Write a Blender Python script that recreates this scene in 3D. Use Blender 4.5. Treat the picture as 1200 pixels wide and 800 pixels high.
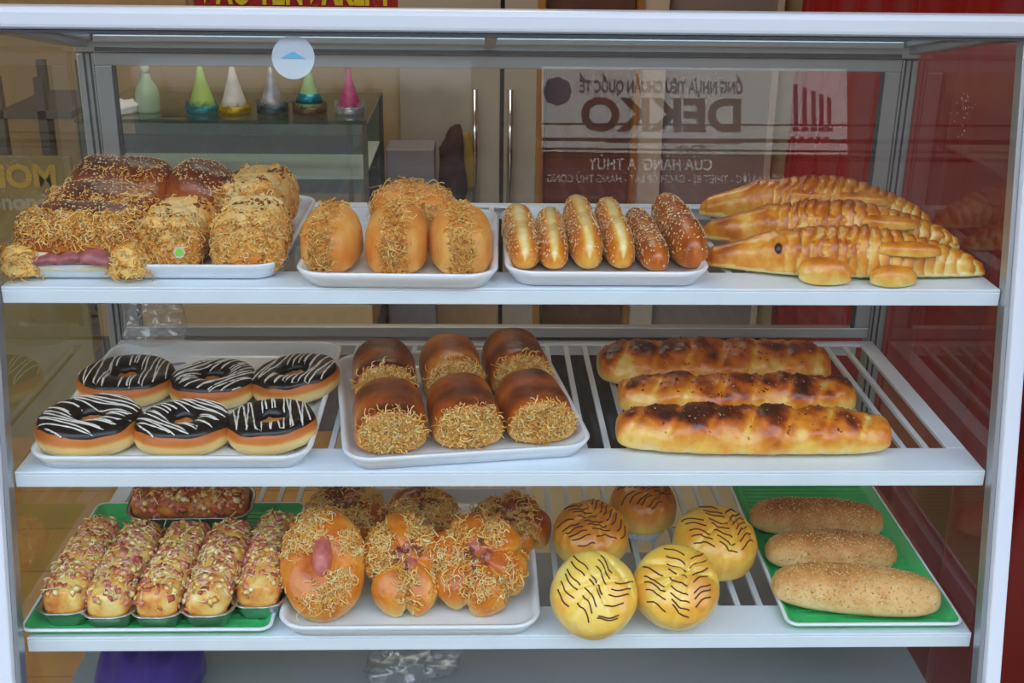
import bpy, math, random
import numpy as np
from mathutils import Vector, Matrix, Euler

for o in list(bpy.data.objects): bpy.data.objects.remove(o)
SC = bpy.context.scene
COL = SC.collection
PI = math.pi

# ------------------------------------------------------------------ camera
cd = bpy.data.cameras.new('camera'); cam = bpy.data.objects.new('camera', cd); COL.objects.link(cam)
cd.sensor_width = 36.0; cd.lens = 1378.6 / 1200 * 36; cd.clip_start = .02; cd.clip_end = 200
_rt = Vector((0.99959991, -0.02571645, 0.01177683)); _up = Vector((-0.00186169, 0.35564441, 0.93461949)); _f = Vector((0.02822346, 0.93426748, -0.35545424))
m = Matrix((_rt, _up, -_f)).transposed().to_4x4(); m.translation = Vector((-0.0305, -1.228, 1.5047))
cam.matrix_world = m
SC.camera = cam

# ------------------------------------------------------------------ sky, sun, exposure
w = bpy.data.worlds.new('sky'); SC.world = w; w.use_nodes = True
nt = w.node_tree; bg = nt.nodes['Background']
tc = nt.nodes.new('ShaderNodeTexCoord'); sp = nt.nodes.new('ShaderNodeSeparateXYZ'); rp = nt.nodes.new('ShaderNodeValToRGB')
nt.links.new(tc.outputs['Generated'], sp.inputs[0]); nt.links.new(sp.outputs['Z'], rp.inputs[0]); nt.links.new(rp.outputs[0], bg.inputs['Color'])
rp.color_ramp.elements[0].color = (.80, .86, .93, 1); rp.color_ramp.elements[1].color = (.55, .74, 1, 1)
bg.inputs['Strength'].default_value = 1.9
sd = bpy.data.lights.new('sun', 'SUN'); sd.energy = 5.5; sd.angle = math.radians(1.5); sd.color = (1, .95, .86)
sun = bpy.data.objects.new('sun', sd); COL.objects.link(sun); sun.rotation_euler = (math.radians(-48), 0, math.radians(-14)); sun.location = (0, 0, 12)
ad = bpy.data.lights.new('shop_fill_light', 'AREA'); ad.energy = 8; ad.size = 1.2; ad.color = (1, .9, .74)
al = bpy.data.objects.new('shop_fill_light', ad); COL.objects.link(al); al.location = (-.3, 1.9, 2.7)  # unseen fill light, added to brighten the shop interior behind the case
vs = SC.view_settings; vs.view_transform = 'Standard'; vs.look = 'None'; vs.gamma = 1; vs.exposure = 0.95
SC.render.engine = 'CYCLES'
SC.cycles.max_bounces = 8; SC.cycles.transparent_max_bounces = 24

# ------------------------------------------------------------------ helpers
def lin(h, a=1):
    if isinstance(h, str):
        h = h.lstrip('#'); c = [int(h[i:i+2], 16) / 255 for i in (0, 2, 4)]
    else: c = h
    return tuple((x / 12.92 if x <= .04045 else ((x + .055) / 1.055) ** 2.4) for x in c) + (a,)

def hash3(ix, iy, iz, seed):
    n = (ix.astype(np.int64) * 374761393 + iy.astype(np.int64) * 668265263 + iz.astype(np.int64) * 2147483647 + seed * 974634777) & 0xffffffff
    n = ((n ^ (n >> 13)) * 1274126177) & 0xffffffff
    n = ((n ^ (n >> 15)) * 2246822519) & 0xffffffff
    return ((n ^ (n >> 16)) & 0xffff) / 65535.0 * 2 - 1
def vnoise(P, seed=0):
    i = np.floor(P); f = P - i; f = f * f * (3 - 2 * f); r = 0
    for dx in (0, 1):
        for dy in (0, 1):
            for dz in (0, 1):
                wgt = (f[..., 0] if dx else 1 - f[..., 0]) * (f[..., 1] if dy else 1 - f[..., 1]) * (f[..., 2] if dz else 1 - f[..., 2])
                r = r + wgt * hash3(i[..., 0] + dx, i[..., 1] + dy, i[..., 2] + dz, seed)
    return r
def fbm(P, scale, seed=0, oct=3):
    a = 1; r = 0; p = P * scale + 37.3
    for k in range(oct): r = r + a * vnoise(p, seed + k * 7); p = p * 2.03; a *= .5
    return r / 1.75

def mesh_np(name, V, F, attr=None, smooth=True):
    """V (n,3), F (m,k) int array or list of lists"""
    me = bpy.data.meshes.new(name)
    V = np.asarray(V, dtype=np.float32)
    if isinstance(F, np.ndarray):
        nf, k = F.shape
        me.vertices.add(len(V)); me.vertices.foreach_set('co', V.ravel())
        me.loops.add(nf * k); me.loops.foreach_set('vertex_index', F.astype(np.int32).ravel())
        me.polygons.add(nf); me.polygons.foreach_set('loop_start', np.arange(0, nf * k, k, dtype=np.int32))
        me.polygons.foreach_set('loop_total', np.full(nf, k, dtype=np.int32))
        me.update(calc_edges=True)
    else:
        me.from_pydata([tuple(map(float, v)) for v in V], [], F)
    me.validate()
    if smooth is True:
        me.polygons.foreach_set('use_smooth', np.ones(len(me.polygons), dtype=bool))
    if attr is not None and len(me.vertices) == len(V):
        a = me.attributes.new('bake', 'FLOAT', 'POINT'); a.data.foreach_set('value', np.asarray(attr, dtype=np.float32).ravel())
    return me

def obj(name, me, mat=None, parent=None, loc=None, rot=None):
    o = bpy.data.objects.new(name, me); COL.objects.link(o)
    if mat is not None and me is not None and not me.materials: me.materials.append(mat)
    if parent: o.parent = parent
    if loc is not None: o.location = loc
    if rot is not None: o.rotation_euler = rot
    return o
def tag(o, label=None, cat=None, group=None, kind=None):
    if label: o['label'] = label
    if cat: o['category'] = cat
    if group: o['group'] = group
    if kind: o['kind'] = kind
    return o
def thing(name, label, cat, loc=(0, 0, 0), rot=(0, 0, 0), group=None):
    o = bpy.data.objects.new(name, None); COL.objects.link(o); o.empty_display_size = .05
    o.location = loc; o.rotation_euler = rot
    return tag(o, label, cat, group)

class MB:
    def __init__(s): s.v = []; s.f = []
    def add(s, V, F):
        n = len(s.v); s.v += [tuple(v) for v in V]; s.f += [[i + n for i in f] for f in F]; return s
    def box(s, x0, y0, z0, x1, y1, z1):
        return s.hexa([(x0, y0, z0), (x1, y0, z0), (x1, y1, z0), (x0, y1, z0), (x0, y0, z1), (x1, y0, z1), (x1, y1, z1), (x0, y1, z1)])
    def hexa(s, c):
        return s.add(c, [[0, 3, 2, 1], [4, 5, 6, 7], [0, 1, 5, 4], [1, 2, 6, 5], [2, 3, 7, 6], [3, 0, 4, 7]])
    def tube(s, pts, r, n=8, cap=True):
        pts = [Vector(p) for p in pts]; rings = []
        for i, p in enumerate(pts):
            d = (pts[min(i + 1, len(pts) - 1)] - pts[max(i - 1, 0)]).normalized()
            a = d.orthogonal().normalized() if abs(d.z) < .99 else Vector((1, 0, 0)); b = d.cross(a).normalized(); a = b.cross(d)
            rr = r[i] if isinstance(r, (list, tuple)) else r
            rings.append([p + (a * math.cos(2 * PI * k / n) + b * math.sin(2 * PI * k / n)) * rr for k in range(n)])
        base = len(s.v)
        for q in rings: s.v += [tuple(x) for x in q]
        for i in range(len(pts) - 1):
            for k in range(n):
                s.f.append([base + i * n + k, base + i * n + (k + 1) % n, base + (i + 1) * n + (k + 1) % n, base + (i + 1) * n + k])
        if cap:
            s.f.append([base + k for k in range(n)][::-1]); s.f.append([base + (len(pts) - 1) * n + k for k in range(n)])
        return s
    def build(s, name, mat, parent=None, bevel=0, smooth=False, loc=None, rot=None, segs=2):
        me = mesh_np(name, s.v, s.f, smooth=smooth)
        o = obj(name, me, mat, parent, loc, rot)
        if bevel:
            b = o.modifiers.new('bevel', 'BEVEL'); b.width = bevel; b.segments = segs; b.limit_method = 'ANGLE'; b.angle_limit = .6
        return o
def lathe(prof, n=32, sx=1, sy=1):
    V = []; F = []
    for r, z in prof:
        for k in range(n): V.append((r * math.cos(2 * PI * k / n) * sx, r * math.sin(2 * PI * k / n) * sy, z))
    for i in range(len(prof) - 1):
        for k in range(n): F.append([i * n + k, i * n + (k + 1) % n, (i + 1) * n + (k + 1) % n, (i + 1) * n + k])
    F.append(list(range(n))[::-1]); F.append([(len(prof) - 1) * n + k for k in range(n)])
    return V, F
def rrect(wd, dp, r, nc=6):
    pts = []
    for cx, cy, a0 in ((wd / 2 - r, dp / 2 - r, 0), (-wd / 2 + r, dp / 2 - r, 90), (-wd / 2 + r, -dp / 2 + r, 180), (wd / 2 - r, -dp / 2 + r, 270)):
        for k in range(nc + 1):
            a = math.radians(a0 + 90 * k / nc); pts.append((cx + r * math.cos(a), cy + r * math.sin(a)))
    return pts
def rloft(wd, dp, r, prof, nc=6):
    V = []; F = []
    for ins, z in prof:
        for x, y in rrect(wd - 2 * ins, dp - 2 * ins, max(r - ins, .004), nc): V.append((x, y, z))
    n = 4 * (nc + 1)
    for i in range(len(prof) - 1):
        for k in range(n): F.append([i * n + k, i * n + (k + 1) % n, (i + 1) * n + (k + 1) % n, (i + 1) * n + k])
    F.append(list(range(n))[::-1]); F.append([(len(prof) - 1) * n + k for k in range(n)])
    return V, F

# ------------------------------------------------------------------ materials
def mat_new(name):
    mt = bpy.data.materials.new(name); mt.use_nodes = True; return mt, mt.node_tree, mt.node_tree.nodes['Principled BSDF']
def simple(name, col, rough=.5, metal=0, noise=0, nscale=30, bump=0, coat=0, spec=None, sheen=0, emit=0):
    mt, t, b = mat_new(name); c = lin(col)
    b.inputs['Base Color'].default_value = c; b.inputs['Roughness'].default_value = rough; b.inputs['Metallic'].default_value = metal
    b.inputs['Coat Weight'].default_value = coat; b.inputs['Coat Roughness'].default_value = .15
    if sheen: b.inputs['Sheen Weight'].default_value = sheen
    if emit: b.inputs['Emission Color'].default_value = c; b.inputs['Emission Strength'].default_value = emit
    if noise or bump:
        tcn = t.nodes.new('ShaderNodeTexCoord'); n = t.nodes.new('ShaderNodeTexNoise'); n.inputs['Scale'].default_value = nscale; n.inputs['Detail'].default_value = 5
        t.links.new(tcn.outputs['Object'], n.inputs['Vector'])
        if noise:
            r = t.nodes.new('ShaderNodeValToRGB'); t.links.new(n.outputs['Fac'], r.inputs[0])
            r.color_ramp.elements[0].position = .3; r.color_ramp.elements[1].position = .7
            r.color_ramp.elements[0].color = tuple(x * (1 - noise) for x in c[:3]) + (1,); r.color_ramp.elements[1].color = tuple(min(1, x * (1 + noise)) for x in c[:3]) + (1,)
            t.links.new(r.outputs[0], b.inputs['Base Color'])
        if bump:
            bp = t.nodes.new('ShaderNodeBump'); bp.inputs['Strength'].default_value = bump; bp.inputs['Distance'].default_value = .002
            t.links.new(n.outputs['Fac'], bp.inputs['Height']); t.links.new(bp.outputs[0], b.inputs['Normal'])
    return mt
def crust(name, cols, rough=.45, coat=.0, nscale=60, namt=.35, bump=.3, bscale=220, bdist=.0012):
    """colour follows the stored degree of baking of every point plus fine mottling"""
    mt, t, b = mat_new(name); L = t.links.new
    at = t.nodes.new('ShaderNodeAttribute'); at.attribute_name = 'bake'
    tcn = t.nodes.new('ShaderNodeTexCoord')
    n = t.nodes.new('ShaderNodeTexNoise'); n.inputs['Scale'].default_value = nscale; n.inputs['Detail'].default_value = 6; n.inputs['Roughness'].default_value = .6
    L(tcn.outputs['Object'], n.inputs['Vector'])
    mr = t.nodes.new('ShaderNodeMath'); mr.operation = 'MULTIPLY_ADD'; mr.inputs[1].default_value = namt * 2; mr.inputs[2].default_value = -namt
    L(n.outputs['Fac'], mr.inputs[0])
    ad = t.nodes.new('ShaderNodeMath'); ad.operation = 'ADD'; ad.use_clamp = True
    L(at.outputs['Fac'], ad.inputs[0]); L(mr.outputs[0], ad.inputs[1])
    r = t.nodes.new('ShaderNodeValToRGB'); L(ad.outputs[0], r.inputs[0])
    e = r.color_ramp.elements
    while len(e) < len(cols): e.new(.5)
    for k, (p, c) in enumerate(cols): e[k].position = p; e[k].color = lin(c)
    L(r.outputs[0], b.inputs['Base Color'])
    b.inputs['Roughness'].default_value = rough; b.inputs['Coat Weight'].default_value = coat; b.inputs['Coat Roughness'].default_value = .22
    b.inputs['Subsurface Weight'].default_value = 0
    n2 = t.nodes.new('ShaderNodeTexNoise'); n2.inputs['Scale'].default_value = bscale; n2.inputs['Detail'].default_value = 3
    L(tcn.outputs['Object'], n2.inputs['Vector'])
    bp = t.nodes.new('ShaderNodeBump'); bp.inputs['Strength'].default_value = bump; bp.inputs['Distance'].default_value = bdist
    L(n2.outputs['Fac'], bp.inputs['Height']); L(bp.outputs[0], b.inputs['Normal'])
    return mt
def glass(name, tint=(1, 1, 1), f0=.04, rough=0.0, haze=0.0, gain=1.0):
    """clear sheet: straight-through light plus a mirror share that grows towards grazing angles (Schlick)"""
    mt = bpy.data.materials.new(name); mt.use_nodes = True; t = mt.node_tree; t.nodes.clear(); L = t.links.new
    out = t.nodes.new('ShaderNodeOutputMaterial'); tr = t.nodes.new('ShaderNodeBsdfTransparent'); gl = t.nodes.new('ShaderNodeBsdfGlossy')
    tr.inputs[0].default_value = tint + (1,); gl.inputs['Roughness'].default_value = rough; gl.inputs['Color'].default_value = (1, 1, 1, 1)
    lw = t.nodes.new('ShaderNodeLayerWeight'); lw.inputs['Blend'].default_value = .5
    pw = t.nodes.new('ShaderNodeMath'); pw.operation = 'POWER'; pw.inputs[1].default_value = 5; L(lw.outputs['Facing'], pw.inputs[0])
    ma = t.nodes.new('ShaderNodeMath'); ma.operation = 'MULTIPLY_ADD'; ma.inputs[1].default_value = (1 - f0) * gain; ma.inputs[2].default_value = f0; L(pw.outputs[0], ma.inputs[0]); ma.use_clamp = True
    mx = t.nodes.new('ShaderNodeMixShader'); L(ma.outputs[0], mx.inputs[0]); L(tr.outputs[0], mx.inputs[1]); L(gl.outputs[0], mx.inputs[2])
    last = mx
    if haze:
        df = t.nodes.new('ShaderNodeBsdfDiffuse'); df.inputs[0].default_value = (.85, .9, .95, 1); m2 = t.nodes.new('ShaderNodeMixShader'); m2.inputs[0].default_value = haze
        L(mx.outputs[0], m2.inputs[1]); L(df.outputs[0], m2.inputs[2]); last = m2
    L(last.outputs[0], out.inputs[0]); return mt

M_alu = simple('painted_aluminium', '#e2e6ee', .32, .0, coat=.3)
M_alu2 = simple('brushed_aluminium', '#b9bcc0', .35, .75)
M_aludark = simple('aluminium_seam', '#4a4c50', .5, .3)
M_shelf = simple('white_powder_coat', '#e4ebf2', .35, coat=.2, noise=.03, nscale=14)
M_slat = simple('white_slat_paint', '#d3d8da', .45)
M_deck = simple('grey_laminate', '#979fa2', .35, noise=.06, nscale=6)
M_tray = simple('white_melamine', '#eceff4', .22, coat=.5)
M_green = simple('green_plastic', '#43b868', .4, noise=.12, nscale=25, bump=.15)
M_foil = simple('aluminium_foil', '#c9ccca', .28, .9, bump=.5, nscale=160)
M_paper = simple('white_paper', '#f0eff0', .7, bump=.1, nscale=60)
M_glass = glass('front_pane_glass', (.965, .985, .975), f0=.032)
M_glass_side = glass('side_pane_glass', (.86, .87, .80), f0=.035)
M_glass_back = glass('back_pane_glass', (.93, .95, .93), f0=.035)
M_glass_roof = glass('roof_pane_glass', (.86, .92, .88), f0=.08, haze=.05)
M_bag = glass('clear_bag_film', (.93, .93, .94), f0=.10, rough=.12, haze=.06)
M_wrap = glass('clear_wrap_film', (.97, .97, .97), f0=.05, rough=.1, haze=.02)

# ------------------------------------------------------------------ surface generators (numpy)
def grid_closed(fn, nu, nv):
    u = np.linspace(0, 1, nu + 1); v = np.arange(nv) / nv
    U, V = np.meshgrid(u[1:-1], v, indexing='ij')
    P, B = fn(U, V)
    p0, b0 = fn(np.array([[1e-4]]), np.array([[0.]])); p1, b1 = fn(np.array([[1 - 1e-4]]), np.array([[0.]]))
    verts = np.concatenate([P.reshape(-1, 3), P[0].mean(0)[None] * .0 + p0.reshape(-1, 3), p1.reshape(-1, 3)])
    at = np.concatenate([np.asarray(B + U * 0).ravel(), b0.ravel(), b1.ravel()])
    nr = nu - 1; n0 = nr * nv
    I, J = np.meshgrid(np.arange(nr - 1), np.arange(nv), indexing='ij'); J2 = (J + 1) % nv
    Q = np.stack([I * nv + J, I * nv + J2, (I + 1) * nv + J2, (I + 1) * nv + J], -1).reshape(-1, 4)
    k = np.arange(nv); k2 = (k + 1) % nv
    T0 = np.stack([np.full(nv, n0), k2, k, k], -1)[:, :3]; T1 = np.stack([np.full(nv, n0 + 1), (nr - 1) * nv + k, (nr - 1) * nv + k2], -1)
    F = Q.tolist() + T0.tolist() + T1.tolist()
    return verts, F, at
def solid(name, fn, nu, nv, mat, parent):
    V, F, A = grid_closed(fn, nu, nv)
    return obj(name, mesh_np(name, V, F, A), mat, parent)
def sample(fn, K, rng, pred=None):
    """K random surface points with outward normals"""
    Ps, Ns = [], []; got = 0; tries = 0
    while got < K and tries < 40:
        tries += 1; n = K * 3
        U = np.arccos(1 - 2 * rng.random(n)) / PI if tries % 2 else rng.random(n); U = np.clip(U, .01, .99); V = rng.random(n); e = 1e-3
        P = fn(U, V)[0]; Pu = fn(np.clip(U + e, 0, 1), V)[0] - fn(np.clip(U - e, 0, 1), V)[0]; Pv = fn(U, V + e)[0] - fn(U, V - e)[0]
        A = np.cross(Pu, Pv); a = np.linalg.norm(A, axis=1); N = A / np.maximum(a, 1e-12)[:, None]
        c = P.mean(0); s = np.sign((N * (P - c)).sum(1)); s[s == 0] = 1; N = N * s[:, None]
        keep = rng.random(n) < a / (np.percentile(a, 95) + 1e-12)
        if pred is not None: keep &= pred(P, N)
        Ps.append(P[keep]); Ns.append(N[keep]); got += keep.sum()
    P = np.concatenate(Ps)[:K]; N = np.concatenate(Ns)[:K]
    return P, N
def frame(N, rng):
    R = rng.normal(size=N.shape); T = np.cross(N, R); T /= np.linalg.norm(T, axis=1)[:, None] + 1e-12
    return T, np.cross(N, T)
def strands(P, N, rng, length=.016, r=.0006, curl=.9, lift=.003, pull=.25, steps=5, tint=(.2, .9)):
    K = len(P); T, B = frame(N, rng); ang = rng.random(K) * 2 * PI; rate = rng.normal(0, curl, K)
    p = P + N * (rng.random(K) * lift)[:, None]; L = length * (.5 + rng.random(K)) / steps; pts = [p]
    for j in range(steps):
        ang = ang + rate + rng.normal(0, curl * .3, K)
        d = T * np.cos(ang)[:, None] + B * np.sin(ang)[:, None]
        p = p + d * L[:, None] + N * (L * (rng.normal(0, .45, K) - pull * (j / steps)))[:, None]; pts.append(p)
    C = np.stack(pts, 1)
    return tubes(C, r * (.7 + .6 * rng.random(K)), np.repeat(tint[0] + (tint[1] - tint[0]) * rng.random(K), (steps + 1) * 3))
def tubes(C, r, at=None):
    K, S, _ = C.shape; D = np.gradient(C, axis=1); D /= np.linalg.norm(D, axis=2, keepdims=True) + 1e-12
    ref = np.where(np.abs(D[..., 2:3]) < .9, np.array([0, 0, 1.]), np.array([1., 0, 0]))
    A = np.cross(D, ref); A /= np.linalg.norm(A, axis=2, keepdims=True) + 1e-12; B = np.cross(D, A)
    r = np.broadcast_to(np.asarray(r).reshape(-1, 1, 1), (K, S, 1))
    rings = np.stack([C + (A * math.cos(a) + B * math.sin(a)) * r for a in (0, 2 * PI / 3, 4 * PI / 3)], 2)
    V = rings.reshape(-1, 3); base = (np.arange(K) * S * 3)[:, None, None]
    s = np.arange(S - 1)[None, :, None]; k = np.arange(3)[None, None, :]; k2 = (k + 1) % 3
    F = np.stack([base + s * 3 + k, base + s * 3 + k2, base + (s + 1) * 3 + k2, base + (s + 1) * 3 + k], -1).reshape(-1, 4)
    return V, F, (np.full(len(V), .5) if at is None else at)
def bits(P, N, rng, sx, sy, sz, sink=.3, tint=(0, 1), jitter=.35):
    """small irregular six-cornered bits (seeds, diced ham) lying on a surface"""
    K = len(P); T, B = frame(N, rng)
    base = np.array([(1, 0, 0), (0, 1, 0), (-1, 0, 0), (0, -1, 0), (0, 0, 1), (0, 0, -1)], float)
    V = base[None] * np.array([sx, sy, sz]) * (.65 + .7 * rng.random((K, 1, 1))) * (1 + jitter * rng.normal(size=(K, 6, 1)) * .5)
    W = P[:, None] + V[..., 0:1] * T[:, None] + V[..., 1:2] * B[:, None] + (V[..., 2:3] + sz * (1 - sink)) * N[:, None]
    F0 = np.array([(0, 1, 4), (1, 2, 4), (2, 3, 4), (3, 0, 4), (1, 0, 5), (2, 1, 5), (3, 2, 5), (0, 3, 5)])
    F = (F0[None] + (np.arange(K) * 6)[:, None, None]).reshape(-1, 3)
    return W.reshape(-1, 3), F, np.repeat(tint[0] + (tint[1] - tint[0]) * rng.random(K), 6)
def chunks(P, N, rng, sx, sy, sz, sink=.3, tint=(0, 1)):
    """diced pieces: skewed little blocks"""
    K = len(P); T, B = frame(N, rng)
    base = np.array([(-1, -1, -1), (1, -1, -1), (1, 1, -1), (-1, 1, -1), (-1, -1, 1), (1, -1, 1), (1, 1, 1), (-1, 1, 1)], float)
    V = base[None] * np.array([sx, sy, sz]) * (.5 + .9 * rng.random((K, 1, 3))) * (1 + .22 * rng.normal(size=(K, 8, 3)))
    tilt = rng.normal(0, .35, (K, 1))
    V[..., 2] += V[..., 0] * tilt
    W = P[:, None] + V[..., 0:1] * T[:, None] + V[..., 1:2] * B[:, None] + (V[..., 2:3] + sz * (1 - 2 * sink)) * N[:, None]
    F0 = np.array([[0, 3, 2, 1], [4, 5, 6, 7], [0, 1, 5, 4], [1, 2, 6, 5], [2, 3, 7, 6], [3, 0, 4, 7]])
    F = (F0[None] + (np.arange(K) * 8)[:, None, None]).reshape(-1, 4)
    return W.reshape(-1, 3), F, np.repeat(tint[0] + (tint[1] - tint[0]) * rng.random(K), 8)
def stuff(name, VFA, mat, parent, smooth=True):
    V, F, A = VFA
    return tag(obj(name, mesh_np(name, V, F, A, smooth=smooth), mat, parent), kind='stuff')

def prof(x, xs, ys):
    """smooth profile through stations"""
    return np.interp(x, xs, ys)
def loaf(L, W, H, p=2.6, zc=.34, amp=.05, nsc=40, seed=0, bend=0, sq=.9, wave=None, b0=.15, b1=.75, bn=.25, wprof=None, hprof=None):
    def fn(U, V):
        s = -np.cos(PI * U); r = np.power(np.clip(1 - np.abs(s) ** p, 0, 1), 1 / p)
        rw = r * (wprof(s) if wprof else 1); rh = np.power(r, .85) * (hprof(s) if hprof else 1)
        a = 2 * PI * V; c = np.cos(a); q = np.sin(a)
        y = W / 2 * rw * np.sign(c) * np.abs(c) ** sq; z = np.where(q > 0, H * (1 - zc) * rh * np.abs(q) ** sq, -H * zc * rh * np.abs(q) ** .7)
        x = L / 2 * s
        P = np.stack([x, y, z], -1)
        n = fbm(P, nsc, seed); n2 = fbm(P, nsc * 2.7, seed + 3)
        k = 1 + amp * n + amp * .35 * n2
        extra = 0
        if wave is not None: kk, extra = wave(s, V); k = k + kk
        y = y * k; z = np.where(q > 0, z * k, z)
        y = y + bend * (s * s - .4)
        z = z + H * zc
        B = b0 + (b1 - b0) * np.clip(z / H, 0, 1.1) + bn * n + extra
        return np.stack([x, y, z], -1), B
    return fn
def dome(Rx, Ry, H, zc=.3, n=0, lob=.14, amp=.04, nsc=40, seed=0, b0=.15, b1=.7, bn=.2, flat=.8, phase=0, top=0, gz=.35):
    def fn(U, V):
        ph = PI * U; th = 2 * PI * V; sn = np.sin(ph) ** flat; cs = np.cos(ph)
        g = 0
        if n: g = (1 - np.abs(np.sin(n * (th + phase) / 2))) ** 3
        rr = (1 - lob * g)
        x = Rx * sn * np.cos(th) * rr; y = Ry * sn * np.sin(th) * rr
        z = np.where(cs > 0, H * (1 - zc) * np.abs(cs) ** .8, -H * zc * np.abs(cs) ** .35)
        z = z * np.where(cs > 0, 1 - gz * g * sn, 1)
        P = np.stack([x, y, z], -1); q = fbm(P, nsc, seed); k = 1 + amp * q
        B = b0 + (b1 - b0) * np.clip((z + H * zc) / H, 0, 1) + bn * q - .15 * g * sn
        x = x * k; y = y * k; z = np.where(cs > 0, z * k, z) + H * zc
        if top: z = z - top * H * np.exp(-(x * x + y * y) / (Rx * .35) ** 2)
        return np.stack([x, y, z], -1), B
    return fn
def settle(root, x, y, z, rot=(0, 0, 0), body=None):
    """put a thing down so that its lowest point touches height z"""
    root.rotation_euler = rot; R = Euler(rot).to_matrix()
    bodies = [body] if body else [c for c in root.children if c.type == 'MESH' and c.get('kind') != 'stuff']
    lo = min((R @ (c.matrix_basis @ v.co)).z for c in bodies for v in c.data.vertices)
    root.location = (x, y, z - lo + .0004)

# ================================================================== SETTING: shop interior
S1, S2, S3, DK = 1.1, .8943, .6994, .535
M_wood = simple('laminate_wood', '#bd8c48', .42, noise=.28, nscale=5, bump=.05)
M_tile = simple('cream_floor_tile', '#cdbd94', .3, noise=.06, nscale=5)
M_grout = simple('grout', '#5a4a38', .9)
M_cream = simple('cream_wall_paint', '#c0a67a', .7, noise=.08, nscale=2.5)
M_door = simple('pale_door_leaf', '#b9ae9d', .5, noise=.05, nscale=3)
M_dark = simple('dark_brown_wood', '#6a4434', .5, noise=.2, nscale=9)
M_blk = simple('black_gap', '#17130f', .8)
M_taupe = simple('taupe_panel', '#9a8c85', .6, noise=.04, nscale=3)
M_pill = simple('pale_pillar', '#d9c8b2', .6)
M_orange = simple('orange_edge', '#b37839', .5)
M_tan = simple('tan_board', '#c9a878', .6, noise=.12, nscale=10)
M_ceil = simple('ceiling_white', '#dcd6c8', .8)
M_chrome = simple('chrome', '#d8d8d8', .15, 1)
M_steel = simple('grey_steel', '#6b6a66', .45, .5)

def structure(name, mb, mt, **k): return tag(mb.build(name, mt, **k), kind='structure')
floor = structure('floor', MB().box(-3, -1.0, -.2, 2.4, 3.0, -.012), M_grout)
pm = mesh_np('plank', *(lambda b: (b.v, b.f))(MB().box(0, 0, -.0119, 1.196, .196, 0)), smooth=False)
rng = random.Random(4)
for r in range(19):
    y = -1 + r * .2; x = -3.0 - rng.random() * 1.1
    while x < -.46:
        x1 = min(x + 1.2, -.45)
        if x1 - max(x, -3) > .15:
            o = obj('plank', pm, M_wood, floor, (max(x, -3), y, 0)); o.scale.x = (x1 - max(x, -3)) / 1.2
        x += 1.2
tm = mesh_np('tile', *(lambda b: (b.v, b.f))(MB().box(0, 0, -.0119, .394, .394, 0)), smooth=False)
for i in range(7):
    for j in range(10):
        if -.45 + i * .4 < 2.3: obj('tile', tm, M_tile, floor, (-.45 + i * .4, -1 + j * .4, 0))
wb = structure('wall_back', MB().box(-3.1, 2.85, -.2, .19, 2.97, 3.1).box(.51, 2.85, -.2, 2.5, 2.97, 3.1).box(.19, 2.9, -.2, .51, 2.97, 3.1), M_cream)
MB().box(.60, 2.83, 0, .97, 2.849, 3).build('taupe_panel', M_taupe, wb)
MB().box(.515, 2.80, 0, .60, 2.849, 3).build('pillar', M_pill, wb)
MB().box(.497, 2.79, 0, .515, 2.849, 3).build('orange_edge_strip', M_orange, wb)
MB().box(.97, 2.82, 0, .99, 2.849, 3).build('white_trim', M_pill, wb)
MB().box(-3.1, 2.835, 1.075, -1.0, 2.849, 3).build('tan_upper_board', M_tan, wb)
structure('door_1', MB().box(.20, 2.862, 0, .495, 2.885, 2.4), M_dark)
d2 = tag(thing('door_2', None, None), kind='structure')
MB().box(-.30, 2.80, .02, .040, 2.84, 2.5).build('left_leaf', M_door, d2, bevel=.003)
MB().box(.054, 2.80, .02, .165, 2.84, 2.5).build('right_leaf', M_door, d2, bevel=.003)
MB().box(.165, 2.79, .0, .188, 2.849, 2.5).build('brown_jamb', M_orange, d2)
MB().box(-.24, 2.795, .03, .035, 2.7995, .16).build('kick_board', M_tan, d2)
MB().box(.04, 2.81, 0, .054, 2.83, 2.5).build('dark_gap', M_blk, d2)
for x in (-.045, .075):
    h = MB().tube([(x, 2.765, .46), (x, 2.765, .89)], .010, 10).tube([(x, 2.765, .50), (x, 2.80, .50)], .006, 8).tube([(x, 2.765, .85), (x, 2.80, .85)], .006, 8).build('door_handle', M_chrome, d2, smooth=True)
structure('wall_left', MB().box(-3.1, -1, -.2, -3.0, 2.85, 3.1), M_cream)
structure('wall_right', MB().box(2.4, -1, -.2, 2.5, 2.85, 3.1), M_dark)
structure('ceiling', MB().box(-3.4, -1.0, 3.0, 3.4, 3.0, 3.12), M_ceil)
structure('wall_upper_storey', MB().box(-4, -.95, 3.12, 4, 4, 6.5), M_taupe)
# added dark sheets standing in for the shaded floor seen through the slats
tag(MB().box(.14, 1.72, .001, 1.25, 2.72, .02).build('floor_shade', simple('black_shade', '#201c1c', .85), bevel=.004), 'black sheet standing in for the shade on the tiles before the brown door', 'mat')
tag(MB().box(-1.35, 2.35, .001, .10, 2.74, .015).build('floor_shade', simple('mauve_shade', '#6d6166', .9, noise=.1), bevel=.004), 'long mauve grey sheet standing in for shaded floor at the foot of the pale doors', 'mat')

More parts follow.
